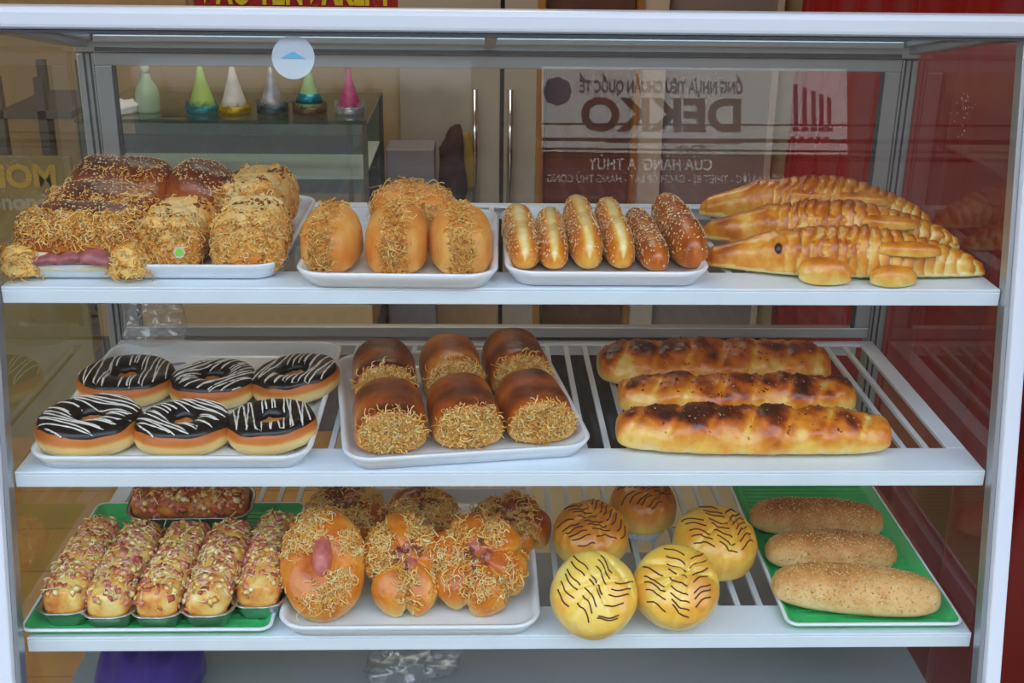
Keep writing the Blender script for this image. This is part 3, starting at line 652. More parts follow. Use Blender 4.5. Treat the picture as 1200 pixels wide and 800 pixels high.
def donut(k, x, y, z, R, r, ang, label, tiltx=0, rise=.036, lean=(0, 0)):
    t = thing('doughnut', label, 'doughnut', (0, 0, 0), (0, 0, 0), 'chocolate iced doughnuts'); R += .0016; r -= .0012
    sd_ = 100 + k * 11
    nu, nv = 72, 28; U, V = np.meshgrid(np.arange(nu) / nu * 2 * PI, np.arange(nv) / nv * 2 * PI, indexing='ij')
    def surf(U, V, off=0.0):
        P0 = np.stack([np.cos(U), np.sin(U), U * 0], -1); q = fbm(P0 * 1.0, 1.6, sd_) * .05
        rr = (r + off) * (1 + q); hh = (rise / 2 + off) * (1 + q)
        rho = R * (1 + q) + rr * np.sign(np.cos(V)) * np.abs(np.cos(V)) ** .85
        z = hh * np.sign(np.sin(V)) * np.abs(np.sin(V)) ** .85 + rise / 2
        return np.stack([rho * np.cos(U), rho * np.sin(U), z], -1)
    P = surf(U, V); zz = P[..., 2] / rise
    band = np.clip((zz - .38) * 3.2, 0, 1) * .55 + .10 + fbm(P, 30, sd_) * .06
    I, J = np.meshgrid(np.arange(nu), np.arange(nv), indexing='ij')
    F = np.stack([I * nv + J, ((I + 1) % nu) * nv + J, ((I + 1) % nu) * nv + (J + 1) % nv, I * nv + (J + 1) % nv], -1).reshape(-1, 4)
    body = obj('dough', mesh_np('dough', P.reshape(-1, 3), F, band.ravel()), C_dn, t)
    # glaze cap
    mv = 18; uu = np.arange(nu) / nu * 2 * PI; e0 = .60 + .14 * vnoise(np.stack([np.cos(uu) * 3, np.sin(uu) * 3, uu * 0 + k], -1), 3)  # outer edge angle
    e1 = PI - .25 + .12 * vnoise(np.stack([np.cos(uu) * 3, np.sin(uu) * 3, uu * 0 + k + 9], -1), 4)
    tt = np.linspace(0, 1, mv)[None]; VV = e0[:, None] * (1 - tt) + e1[:, None] * tt
    off = .0016 * np.clip(np.minimum(tt, 1 - tt) * 12, 0, 1)
    Pg = surf(uu[:, None] + VV * 0, VV, .0002) ; nrm = np.stack([np.cos(VV) * np.cos(uu)[:, None], np.cos(VV) * np.sin(uu)[:, None], np.sin(VV)], -1)
    Pg = Pg + nrm * (off[..., None] + .0001)
    I, J = np.meshgrid(np.arange(nu), np.arange(mv - 1), indexing='ij')
    F = np.stack([I * mv + J, ((I + 1) % nu) * mv + J, ((I + 1) % nu) * mv + J + 1, I * mv + J + 1], -1).reshape(-1, 4)
    obj('chocolate_glaze', mesh_np('chocolate_glaze', Pg.reshape(-1, 3), F), M_choc, t)
    # drizzle: a zigzag thread running over the glaze
    rg = np.random.default_rng(sd_); C = []; n = 17; w_ = R + r; ca, sa = math.cos(ang), math.sin(ang)
    line = []
    for i in range(n):
        a = -w_ * .94 + 2 * w_ * .94 * i / (n - 1) + rg.normal(0, .0015); e = math.sqrt(max(w_ ** 2 - a * a, 1e-8)) * (.80 + .12 * rg.random()) * (1 if i % 2 else -1)
        b = -e; m = 14; off_ = rg.normal(0, .0012)
        for s in range(m):
            f = s / (m - 1); line.append((a + f * .004 * 1.0 + off_, e * (1 - f) + (-e * .9) * f))
    L = np.array(line); X = L[:, 0] * ca - L[:, 1] * sa; Y = L[:, 0] * sa + L[:, 1] * ca
    wob = fbm(np.stack([X, Y, X * 0], -1), 90, sd_ + 5) * .0016; X = X + wob; Y = Y - wob
    rho = np.hypot(X, Y); q = fbm(np.stack([X / (rho + 1e-9), Y / (rho + 1e-9), X * 0], -1), 1.6, sd_) * .05
    d = np.clip((rho - R * (1 + q)) / (r * (1 + q)), -1, 1); cv = np.abs(d) ** (1 / .85); top = (rise / 2) * (1 + q) * np.sqrt(np.clip(1 - cv * cv, 0, 1)) ** .85 + rise / 2 + .0020
    ok = (np.abs(d) < .90); segs = []; cur = []
    for i in range(len(X)):
        if ok[i]: cur.append((X[i], Y[i], top[i]))
        else:
            if len(cur) > 3: segs.append(cur)
            cur = []
    if len(cur) > 3: segs.append(cur)
    mb = MB()
    for sg_ in segs: mb.tube(sg_, [.0007 + .0006 * abs(math.sin(i * .9 + len(sg_))) for i in range(len(sg_))], 5)
    tag(mb.build('icing_drizzle', M_icing, t, smooth=True), kind='stuff')
    settle(t, x, y, z, (lean[0], lean[1], 0), body)
    return t
zt2 = S2 + TT + .0004
donut(0, -.482, .030, zt2, .0365, .0245, 1.15, 'iced doughnut at the front left corner of its tray, beside the case post', rise=.038)
donut(1, -.374, .028, zt2, .0335, .0220, .95, 'front middle iced doughnut, its drizzle running steeply to the right', rise=.034)
donut(2, -.272, .030, zt2, .0325, .0205, .20, 'front right iced doughnut, nearest the floss roll tray', rise=.034, lean=(0, -.04))
donut(3, -.477, .165, zt2, .0370, .0235, .05, 'back left iced doughnut with nearly level drizzle lines', rise=.036)
donut(4, -.366, .158, zt2, .0345, .0215, -.75, 'back middle iced doughnut with slanting parallel drizzle', rise=.034)
donut(5, -.262, .165, zt2, .0350, .0215, -.35, 'back right iced doughnut leaning on the tray rim', rise=.034, lean=(0, -.12))

# ================================================================== FLOSS AND SHARED CRUSTS
C_floss = crust('meat_floss', [(0, '#ffeab0'), (.35, '#ffd070'), (.65, '#f4a53c'), (1, '#c4691c')], .6, namt=.05, bump=0)
C_gold = crust('golden_crust', [(0, '#f9e0a0'), (.22, '#f6c45a'), (.45, '#e98e22'), (.68, '#c86010'), (.85, '#86340a'), (1, '#481a06')], .34, .35, nscale=42, namt=.34, bump=.55, bscale=130, bdist=.0018)
C_pale = crust('pale_golden_crust', [(0, '#f8dfa4'), (.35, '#f2b860'), (.6, '#e58c34'), (.85, '#cc6c20'), (1, '#964612')], .48, .12, nscale=38, namt=.30, bump=.5, bscale=150, bdist=.0016)
C_brown = crust('brown_crust', [(0, '#f4c064'), (.25, '#e28824'), (.5, '#b4520f'), (.75, '#7a300a'), (1, '#401604')], .34, .35, nscale=36, namt=.34, bump=.5, bscale=120, bdist=.0018)
C_yel = crust('yellow_bun_crust', [(0, '#fae284'), (.35, '#f5c84e'), (.6, '#ea982c'), (.85, '#bd6618'), (1, '#6a360a')], .33, .45, nscale=18, namt=.42, bump=.5, bscale=55, bdist=.004)
C_wheat = crust('wheat_crust', [(0, '#fbe6b4'), (.3, '#efc07a'), (.55, '#d8954a'), (.8, '#b46a2c'), (1, '#7e4420')], .6, .05, nscale=60, namt=.34, bump=.8)
C_croc = crust('glazed_scaly_crust', [(0, '#fde8a4'), (.25, '#f6c860'), (.48, '#e68f22'), (.72, '#bb5c0c'), (1, '#5e2406')], .32, .4, nscale=38, namt=.42, bump=.6, bscale=120, bdist=.002)
C_seed = crust('sesame_seed', [(0, '#fae6b8'), (.6, '#edc47e'), (1, '#c08040')], .6, namt=.02, bump=0)
C_pizza = crust('cheese_crust', [(0, '#fae29a'), (.3, '#f5c868'), (.5, '#ec9e48'), (.75, '#cc6a30'), (1, '#8a3a1c')], .36, .35, nscale=75, namt=.45, bump=.5, bscale=160)
C_ham = crust('diced_ham', [(0, '#f0b49c'), (.4, '#e08468'), (.7, '#c25844'), (1, '#8e3424')], .4, .3, nscale=80, namt=.2, bump=.2)
C_cheese = crust('melted_cheese', [(0, '#fff0bc'), (.5, '#f6d47c'), (1, '#e8a848')], .4, .25, nscale=80, namt=.2, bump=.1)
M_sausage = simple('pink_sausage', '#c4685a', .4, noise=.25, nscale=120, coat=.2)
M_ham = simple('pink_ham', '#a85c5e', .45, noise=.35, nscale=70, coat=.3)
M_jerky = simple('dark_pork_shred', '#8a4a26', .5, noise=.3, nscale=120)
up = lambda a: (lambda P, N: N[:, 2] > a)

# ================================================================== FINGER ROLLS (top shelf)
def finger(k, x, y, L, W, H, rz, dark, label, rx=.0):
    t = thing('finger_roll', label, 'bread roll', (0, 0, 0), (0, 0, 0), 'sesame finger rolls')
    rg = np.random.default_rng(40 + k)
    def wv(s, V):
        seam = np.exp(-((V - .25) / .065) ** 2)
        waist = -.07 * np.exp(-((s + .15) / .16) ** 2)
        return waist + 0 * seam, (-.62 if not dark else -.15) * seam
    fn = loaf(L, W, H, p=3.2, amp=.035, nsc=28, seed=50 + k, wave=wv, b0=.25, b1=(.72 if not dark else .66), bn=.12)
    body = solid('crust', fn, 60, 40, C_brown if dark else C_gold, t)
    if dark: body.data.materials[0] = C_brown
    P, N = sample(fn, 620, rg, lambda P, N: (N[:, 2] > -.2) & ((np.abs(N[:, 1]) > .42) | bool(dark)))
    stuff('sesame_seeds', bits(P, N, rg, .0017, .0011, .0006, .2, (0, .8)), C_seed, t)
    settle(t, x, y, S1 + TT, (rx, 0, PI / 2 + rz), body)
    return t
finger(0, .019, .135, .205, .0410, .040, .02, 0, 'golden finger roll at the left end of the row of six')
finger(1, .056, .130, .195, .0365, .038, -.02, 0, 'short golden finger roll with a pinched waist, second from the left')
finger(2, .093, .140, .222, .0390, .050, .0, 0, 'tallest golden finger roll with a pale stripe, third from the left')
finger(3, .131, .138, .212, .0365, .048, .0, 0, 'golden seeded finger roll with a pale stripe beside the brown ones')
finger(4, .168, .125, .198, .0360, .038, .02, 1, 'dark brown finger roll wedged between golden and largest brown roll')
t = finger(5, .2085, .140, .215, .0440, .053, .03, 1, 'largest dark brown finger roll with a cream split at the right end')
rg = np.random.default_rng(5)
mb = MB().tube([(-.03 + .11 * i / 8, -.0165 - .0015 * math.sin(i), .033 + .004 * math.sin(i * .8)) for i in range(9)], [.0008, .0018, .0026, .003, .003, .0028, .0024, .0016, .0007], 8)
mb.build('cream_split', simple('cream_filling', '#efdfae', .6), t, smooth=True)

# ================================================================== SPLIT FLOSS BUNS (top shelf, second tray)
def split_bun(k, x, y, Rx, Ry, H, rz, label, n=900):
    t = thing('floss_bun', label, 'bun', (0, 0, 0), (0, 0, 0), 'floss buns with a split top')
    rg = np.random.default_rng(70 + k)
    base = dome(Rx, Ry, H, zc=.38, amp=.07, nsc=26, seed=60 + k, b0=.42, b1=.55, bn=.25, flat=.6, gz=0)
    def fn(U, V):
        P, B = base(U, V); x_ = P[..., 0]; g = np.exp(-(x_ / (Rx * .12)) ** 2); P = P.copy(); P[..., 2] -= .0035 * g * (P[..., 2] > H * .3)
        lobe = 1 + .05 * np.cos(x_ / Rx * 9); P[..., 1] *= lobe
        return P, B
    body = solid('crust', fn, 40, 48, C_pale, t)
    P, N = sample(fn, n, rg, lambda P, N: (np.abs(P[:, 0] + .002) < Rx * .36) & (N[:, 2] > -.35))
    stuff('meat_floss', strands(P, N, rg, .011, .00055, 1.3, .0035, .35, 5, (.15, .85)), C_floss, t)
    settle(t, x, y, S1 + TT, (.1, 0, rz), body)
    return t
split_bun(0, -.198, .075, .0345, .058, .060, -.10, 'floss bun at the left of the front row on the second tray')
split_bun(1, -.124, .070, .0355, .058, .062, .02, 'floss bun in the middle of the front row on the second tray')
split_bun(2, -.051, .070, .0355, .060, .062, .06, 'floss bun at the right of the front row on the second tray')
t = split_bun(3, -.112, .190, .052, .047, .062, 0, 'large rounded floss bun behind the front three', 150)
rg = np.random.default_rng(7); fn3 = dome(.0525, .0475, .063, zc=.38, amp=.07, nsc=26, seed=63, b0=.3, b1=.48, flat=.7, gz=0)
P, N = sample(fn3, 420, rg, lambda P, N: N[:, 2] > .1)
stuff('loose_floss', strands(P, N, rg, .014, .0005, 1.0, .003, .4, 5, (.1, .7)), C_floss, t)

# ================================================================== SANDWICHES AND FLOSS LOAVES (top shelf, first tray)
def floss_loaf(k, x, y, L, W, H, rz, label, ndark=26, nf=650, front=.3):
    t = thing('floss_loaf', label, 'bread', (0, 0, 0), (0, 0, 0), 'cream floss loaves on the first tray')
    rg = np.random.default_rng(90 + k)
    fn = loaf(L, W, H, p=8, amp=.12, nsc=48, seed=80 + k, sq=.6, b0=.62, b1=.22, bn=.45)
    body = solid('loaf_body', fn, 44, 44, C_pale, t)
    P, N = sample(fn, nf, rg, lambda P, N: (N[:, 2] > -.3) & (rng_ok(rg, P, L, front)))
    stuff('meat_floss', strands(P, N, rg, .008, .0007, 1.4, .0012, .5, 4, (.05, .65)), C_floss, t)
    K = 520; P = np.stack([np.full(K, -L * .490), (rg.random(K) - .5) * W * .86, H * (.08 + .84 * rg.random(K))], -1); N = np.tile([-.98, 0, .2], (K, 1))
    stuff('front_floss', strands(P, N, rg, .009, .0007, 1.4, .002, .4, 4, (.1, .9)), C_floss, t)
    P, N = sample(fn, ndark * 6, rg, up(.3)); cl = P[rg.integers(0, len(P), 7)]; d = np.min(np.linalg.norm(P[:, None] - cl[None], axis=2), axis=1); idx = np.argsort(d)[:ndark * 2]
    stuff('pork_shreds', chunks(P[idx], N[idx], rg, .0022, .0015, .0010, .3), M_jerky, t)
    settle(t, x, y, S1 + TT, (0, 0, PI / 2 + rz), body)
    return t
def rng_ok(rg, P, L, front):
    pr = np.where(P[:, 0] < -L * .2, 1.0, front); return rg.random(len(P)) < pr
floss_loaf(0, -.291, .085, .120, .082, .066, .06, 'pale floss loaf at the front right of the first tray')
floss_loaf(1, -.306, .212, .125, .080, .074, -.10, 'pale floss loaf with brown pork bits at the back right of the first tray', 40)
floss_loaf(2, -.378, .090, .110, .076, .062, .0, 'pale floss loaf between the ham sandwich and the front right loaf', 30)
def sesame_lump(k, x, y, Rx, Ry, H, rot, label, cat='bread'):
    t = thing('sesame_bread', label, cat, (0, 0, 0), (0, 0, 0), 'dark sesame breads on the first tray')
    rg = np.random.default_rng(120 + k)
    fn = dome(Rx, Ry, H, zc=.4, amp=.10, nsc=24, seed=130 + k, b0=.15, b1=.80, bn=.25, flat=.75, gz=0)
    body = solid('crust', fn, 40, 48, C_brown, t)
    P, N = sample(fn, 420, rg, up(.45)); stuff('sesame_seeds', bits(P, N, rg, .0015, .001, .0006, .2, (0, .6)), C_seed, t)
    settle(t, x, y, S1 + TT, rot, body); return t
sesame_lump(0, -.386, .235, .048, .052, .070, (.15, .35, .2), 'dark brown sesame bread with an orange side, back middle of the first tray')
C_crumb = crust('white_crumb', [(0, '#f8ecc8'), (.5, '#f1dba8'), (1, '#e0b878')], .7, namt=.3, nscale=90, bump=.5)
def sandwich(k, x, y, z, L, W, H, rot, label, ham=False, dark=True, nf=900):
    """a filled bread: pale lower half, brown seeded upper crust, floss along the cut"""
    t = thing('floss_sandwich', label, 'sandwich', (0, 0, 0), (0, 0, 0), 'stacked filled sandwiches at the left end')
    rg = np.random.default_rng(150 + k)
    lo = loaf(L * .97, W, H * (.50 if ham else .42), p=4, zc=.4, amp=.05, nsc=30, seed=160 + k, sq=.6, b0=.05, b1=.12, bn=.1)
    body = solid('lower_half', lo, 40, 36, C_crumb if ham else C_pale, t)
    def up_fn():
        f0 = loaf(L, W * 1.02, H * .62, p=3.2, zc=.30, amp=.09, nsc=26, seed=170 + k, sq=.85, b0=.12, b1=.85, bn=.25)
        def f(U, V):
            P, B = f0(U, V); P = P.copy(); P[..., 2] += H * .36 + (P[..., 1] < 0) * 0 + .10 * P[..., 1]; return P, B
        return f
    uf = up_fn(); top = solid('upper_crust', uf, 48, 44, C_brown if dark else C_gold, t)
    P, N = sample(uf, nf, rg, lambda P, N: (P[:, 1] < W * .10) & (P[:, 2] < H * .93) & (P[:, 2] > H * (.62 if ham else .3)))
    stuff('meat_floss', strands(P, N, rg, .011, .0007, 1.2, .003, .5, 5, (.1, .95)), C_floss, t)
    if dark:
        P, N = sample(uf, 300, rg, up(.55)); stuff('sesame_seeds', bits(P, N, rg, .0015, .001, .0006, .2, (0, .5)), C_seed, t)
    if ham:
        for j in range(3):
            f1 = dome(L * .17, W * .30, .012 + .002 * j, zc=.4, amp=.22, nsc=60, seed=195 + j)
            def hs_(U, V, f1=f1, j=j): P, B = f1(U, V); P = P.copy(); P[..., 2] += .002 * np.sin(P[..., 0] * 160 + j); return P + np.array([-L * .20 + j * L * .19, -W * .34 - .002 * j, H * .21 + .001 * j]), B
            solid('ham_slice', hs_, 20, 28, M_ham, t)
        # pale crumb lips above and below the ham
        MB().tube([(-L * .33 + L * .66 * i / 10, -W * .50 - .002 * math.sin(i), H * (.13 + .05 * abs(i - 5) / 5)) for i in range(11)], .0042, 8).build('crumb_lip', simple('white_crumb', '#efe2bd', .7), t, smooth=True)
        P, N = sample(uf, 500, rg, lambda P, N: (P[:, 1] < -W * .25) & (P[:, 2] > H * .5)); stuff('draped_floss', strands(P, N, rg, .014, .0006, .9, .003, .6, 5, (.1, .9)), C_floss, t)
        for sx in (-1, 1):
            f2 = dome(.024, .018, .034, amp=.12, nsc=60, seed=190 + sx, b0=.2, b1=.4); 
            def sh(U, V, f2=f2, sx=sx): P, B = f2(U, V); return P + np.array([sx * L * .42, -W * .42, 0]), B
            solid('floss_end', sh, 18, 24, C_floss, t)
            P, N = sample(sh, 330, rg, lambda P, N: (N[:, 2] > -.6)); stuff('end_floss', strands(P, N, rg, .013, .0006, 1.1, .003, .5, 5, (.05, .8)), C_floss, t)
    settle(t, x, y, z, rot, body); return t
sandwich(0, -.474, .064, S1 + TT, .140, .090, .070, (0, 0, -.03), 'open ham sandwich wrapped in orange floss at the front left', ham=True, nf=900)
sandwich(1, -.474, .140, S1 + TT + .006, .130, .080, .066, (.12, .05, -.12), 'brown sesame sandwich in the middle of the left stack', nf=700)
sandwich(2, -.478, .240, S1 + TT + .004, .120, .085, .080, (.10, .06, -.05), 'rounded dark sandwich with seeded top at the back left', nf=250)

# ================================================================== CROCODILE BREADS
def croc(k, x, y, L, rz, H, W, label, bendamt, eyes=True):
    t = thing('crocodile_bread', label, 'bread', (0, 0, 0), (0, 0, 0), 'crocodile shaped breads')
    rg = np.random.default_rng(200 + k)
    xs = [-1, -.985, -.93, -.72, -.5, -.3, -.1, .15, .4, .62, .85, .97, 1]
    ws = [.02, .25, .42, .62, .82, .92, 1.0, 1.02, .90, .70, .44, .22, .02]
    hs = [.02, .22, .38, .60, .84, .92, .98, 1.0, .88, .70, .46, .24, .03]
    def fn(U, V):
        s = -np.cos(PI * U) * .5 + (2 * U - 1) * .5; a = 2 * PI * V; c, q = np.cos(a), np.sin(a)
        w_ = np.interp(s, xs, ws); h_ = np.interp(s, xs, hs)
        rid = np.clip((s + .55) * 4, 0, 1); ph = s * 12 + .9 * fbm(np.stack([s * 3 + k, c * .8, q], -1), 1.3, 260 + k) + .55 * np.abs(c) * (1 if k % 2 == 0 else .8) + .2 * np.sin(5 * s + k)
        saw = ph - np.floor(ph); groove = (np.exp(-((saw) / .13) ** 2) + np.exp(-((1 - saw) / .05) ** 2)) * rid * (q > -.25)
        X = L / 2 * s
        Y = W / 2 * w_ * np.sign(c) * np.abs(c) ** .9; Z = np.where(q > 0, H * .66 * h_ * np.abs(q) ** .85, -H * .34 * h_ * np.abs(q) ** .6)
        P = np.stack([X, Y, Z], -1); n = fbm(P, 42, 210 + k); kk = 1 + .11 * n - .15 * groove + .10 * rid * (saw - .4)
        Y = Y * kk; Z = np.where(q > 0, Z * kk, Z) + H * .34 * (1 - (1 - h_) * .85)
        Y = Y + bendamt * (s * s - .3) + bendamt * .4 * np.sin(s * 3)
        Z = np.where(q < 0, np.maximum(Z, 0), Z)
        B = .30 + .38 * np.clip(Z / H, 0, 1) + .30 * n - .30 * groove + .20 * np.clip(-s - .6, 0, 1) * 2 + .42 * (saw - .5) * rid + .25 * np.clip(s - .85, 0, 1) * 4
        B = B - .30 * (Z < .15 * H)
        return np.stack([X, Y, Z], -1), B
    body = solid('body', fn, 170, 44, C_croc, t)
    def leg(px, py, rx_, ry_, rzz, hz=.024):
        f0 = dome(rx_, ry_, hz * 1.1, zc=.35, amp=.20, nsc=50, seed=int(px * 999) + 5 + k, b0=.15, b1=.55, bn=.3)
        ca, sa = math.cos(rzz), math.sin(rzz)
        def f(U, V):
            P, B = f0(U, V); X = P[..., 0] * ca - P[..., 1] * sa + px; Y = P[..., 0] * sa + P[..., 1] * ca + py; return np.stack([X, Y, P[..., 2]], -1), B
        solid('leg', f, 22, 26, C_croc, t)
    sc = L / .31
    leg(-.028 * sc, -W * .60, .029, .017, -.10, .026); leg(.046 * sc, -W * .58, .027, .014, .18, .020)
    leg(-.020 * sc, W * .52, .029, .016, .25); leg(.055 * sc, W * .52, .027, .014, -.2, .020)
    # folded fore-crust flaps along the flanks
    for j, (ax, ay) in enumerate(((-.012, -.30), (.060, -.34))):
        f0 = dome(.036, .013, .015, zc=.4, amp=.22, nsc=50, seed=330 + j + k, b0=.2, b1=.6, bn=.3)
        def f(U, V, f0=f0, ax=ax, ay=ay): P, B = f0(U, V); return P + np.array([ax * sc, ay * W, H * .55]), B
        solid('flank_flap', f, 16, 22, C_croc, t)
    Me = simple('raisin', '#3a1a12', .4, coat=.4)
    for sy in ((-1, 1) if k == 0 else ()):
        V_, F_ = lathe([(.0001, .0), (.0052, .001), (.0052, .003), (.003, .005), (.0001, .0055)], 16, 1.3, .8); P0 = fn(np.array([.335]), np.array([.25 - .5 * 0 + (-1 if sy < 0 else 0) * .0 + .0]))[0][0]
        # locate the flank point where the eye sits
        vv = .64 if sy < 0 else .86
        p, b_ = fn(np.array([.30]), np.array([1 - vv + .32 * 0]))
        aa = (.25 + .165) if sy < 0 else (.25 - .165); p, b_ = fn(np.array([.300]), np.array([aa])); p = p[0]
        Nrm = Vector((0, -.75 if sy < 0 else .75, .66)); o = obj('eye', mesh_np('eye', V_, F_), Me, t, tuple(p - np.array(Nrm) * .001)); o.rotation_mode = 'QUATERNION'; o.rotation_quaternion = Nrm.to_track_quat('Z', 'X')
    settle(t, x, y, S1, (0, 0, rz), body)
    return t
croc(0, .3895, .060, .322, -.13, .056, .070, 'front crocodile bread with raisin eye and two round legs in view', .010)
croc(1, .4040, .170, .316, -.16, .058, .066, 'middle crocodile bread lying between the front and the rear one', .008)
croc(2, .4130, .278, .302, -.22, .064, .066, 'rear crocodile bread, farthest back and highest', .006)

# ================================================================== FLOSS ROLLS (middle shelf)
def floss_roll(k, lx, ly, W, L, H, label, dark=0.0, spiral=True):
    a = .14; x = -.061 + lx * math.cos(a) - ly * math.sin(a); y = .130 + lx * math.sin(a) + ly * math.cos(a)
    t = thing('floss_roll', label, 'bread roll', (0, 0, 0), (0, 0, 0), 'brown rolls with floss filled ends')
    rg = np.random.default_rng(300 + k)
    base = loaf(L, W, H, p=7, zc=.30, amp=.05, nsc=30, seed=310 + k, sq=.85, b0=.05, b1=.66 + dark, bn=.22)
    def fn(U, V):
        P, B = base(U, V); fr = np.clip((-P[..., 0] - L * .44) / (L * .06), 0, 1); bk = np.clip((P[..., 0] - L * .44) / (L * .06), 0, 1)
        band = .13 * np.sin(P[..., 0] * 95 + k * 2)
        return P, (B + band) * (1 - fr) * (1 - bk) + (.02) * (fr + bk)
    body = solid('crust', fn, 48, 48, C_brown, t)
    P, N = sample(fn, 1300, rg, lambda P, N: (P[:, 0] < -L * .455))
    # fill the cut face evenly
    K = 1500; ang = rg.random(K) * 2 * PI; rr = np.sqrt(rg.random(K)) * .84
    Y = W / 2 * rr * np.cos(ang); Z = H * .5 + H * .46 * rr * np.sin(ang); P = np.stack([np.full(K, -L * .497), Y, Z], -1); N = np.tile([-1., 0, .15], (K, 1)); N /= np.linalg.norm(N, axis=1)[:, None]
    stuff('meat_floss', strands(P, N, rg, .0085, .0007, 1.4, .0025, .3, 4, (.05, .75)), C_floss, t)
    # back-edge floss spilling over the joint
    P, N = sample(fn, 60, rg, lambda P, N: (P[:, 0] < -L * .43) & (N[:, 2] > .1)); stuff('spilled_floss', strands(P, N, rg, .012, .0006, 1.0, .002, .5, 4, (.1, .7)), C_floss, t)
    settle(t, x, y, S2 + TT, (0, 0, PI / 2 + a + .02 * ((k * 7) % 3 - 1)), body)
    return t
floss_roll(0, -.086, -.070, .086, .110, .056, 'front left floss roll with a wide oval floss face', .05)
floss_roll(1, .003, -.070, .084, .110, .058, 'front middle floss roll with a dark red brown top', .16)
floss_roll(2, .089, -.068, .084, .112, .057, 'front right floss roll beside the curved tray corner', .02)
floss_roll(3, -.084, .056, .082, .104, .062, 'back left floss roll with a plain brown top', .10)
floss_roll(4, .004, .058, .080, .104, .064, 'back middle floss roll glowing amber yellow', -.22)
floss_roll(5, .089, .060, .082, .106, .066, 'back right floss roll, highest and closest to the long loaves', .04)

# ================================================================== LONG LOAVES (middle shelf)
C_caramel = crust('caramel_glaze', [(0, '#d9a05a'), (.5, '#7a3a1c'), (1, '#3c170c')], .25, .5, nscale=60, namt=.4, bump=.3)
def long_loaf(k, x, y, L, W, H, rz, label):
    t = thing('long_loaf', label, 'bread', (0, 0, 0), (0, 0, 0), 'long glazed loaves')
    rg = np.random.default_rng(400 + k)
    def wv(s, V):
        ph = s * 3.6 + V * 1.9 + k * .37; sw = ph - np.floor(ph); g = np.exp(-((sw - .5) / .10) ** 2); q = np.clip(np.sin(2 * PI * V), 0, 1)
        return (-.11 * g + .06 * np.sin(s * 13 + k * 2) * 1.0) * q, -.30 * g * q
    f0 = loaf(L, W, H, p=4.2, zc=.36, amp=.15, nsc=36, seed=410 + k, wave=wv, b0=.02, b1=.70, bn=.35)
    def fn(U, V):
        P, B = f0(U, V); z = P[..., 2] / H; pat = fbm(P, 32, 440 + k, 4)
        B = np.where(z > .55, B + .55 * np.clip(pat + .12, -.6, .8) * np.clip((z - .55) * 4, 0, 1), B)
        B = np.clip(B, 0, 1) * np.clip(z * 7, .12, 1)
        return P, B
    body = solid('crust', fn, 150, 56, C_gold, t)
    P, N = sample(fn, 170, rg, up(.7)); stuff('caramel_flakes', bits(P, N, rg, .0022, .0013, .0007, .2), C_caramel, t)
    settle(t, x, y, S2, (0, 0, rz), body); return t
long_loaf(0, .2930, .028, .322, .078, .047, -.03, 'nearest long glazed loaf, orange gold and knobbly')
long_loaf(1, .2950, .132, .300, .076, .046, .0, 'middle long glazed loaf, pale in the centre')
long_loaf(2, .2850, .236, .312, .100, .052, .02, 'rearmost long loaf with dark caramel top')

# ================================================================== FOIL PIZZA LOAVES (lowest shelf)
def pizza(k, x, y, rz, label, L=.192, W=.061, rot=None, z=None, toast=0):
    t = thing('pizza_loaf', label, 'bread', (0, 0, 0), (0, 0, 0), 'ham and cheese loaves in foil cups')
    rg = np.random.default_rng(500 + k)
    V, F = rloft(L, W, .022, [(.010, 0), (.0085, .001), (.004, .015), (.002, .021), (-.002, .0218), (-.0022, .0228), (.0022, .0224), (.0046, .015), (.010, .0022), (.014, .0016)], 8)
    V = [(a + .0006 * math.sin(a * 900 + b * 300), b + .0007 * math.sin(a * 700), c) for a, b, c in V]
    cup = obj('foil_cup', mesh_np('foil_cup', V, F), M_foil, t)
    f0 = loaf(L - .012, W - .006, .050, p=5, zc=.45, amp=.14, nsc=55, seed=510 + k, sq=.8, b0=.55, b1=.30 + toast, bn=.5)
    def fn(U, V_): P, B = f0(U, V_); P = P.copy(); P[..., 2] += .0022; P[..., 1] *= np.where(P[..., 2] < .02, .88, 1); return P, B
    solid('bread', fn, 90, 48, C_pizza, t)
    P, N = sample(fn, 260, rg, lambda P, N: (N[:, 2] > -.1) & (P[:, 2] > .022)); stuff('diced_ham', chunks(P[:200], N[:200], rg, .0034, .0028, .0012, .35, (.0, .75)), C_ham, t, False)
    P, N = sample(fn, 90, rg, lambda P, N: (N[:, 2] > .2) & (P[:, 2] > .025)); stuff('melted_cheese', bits(P, N, rg, .0050, .0040, .0022, .5, (0, .9), .3), C_cheese, t)
    P, N = sample(fn, 70, rg, lambda P, N: N[:, 2] > .5); stuff('cheese_threads', strands(P, N, rg, .016, .0008, 1.0, .003, .2, 5, (0, .4)), C_cheese, t)
    settle(t, x, y, (S3 + .0040) if z is None else z, rot or (0, 0, PI / 2 + rz), cup); return t
pizza(0, -.5120, 0.032, .02, 'first foil loaf from the left, beside the case post')
pizza(1, -.4580, 0.024, -.0, 'second foil loaf from the left with glossy cheese threads')
pizza(2, -.4010, 0.024, -.02, 'third foil loaf from the left, browned at its front end')
pizza(3, -.3450, 0.026, -.0, 'fourth foil loaf from the left with a pale cheese nose')
pizza(4, -.2890, 0.044, .0, 'rightmost foil loaf, next to the sausage bun tray', W=.062)
pizza(5, -.4100, .166, 0, 'darker foil loaf lying crosswise behind the other five', L=.160, W=.070, rot=(.15, 0, .02), z=S3 + .022, toast=.45)

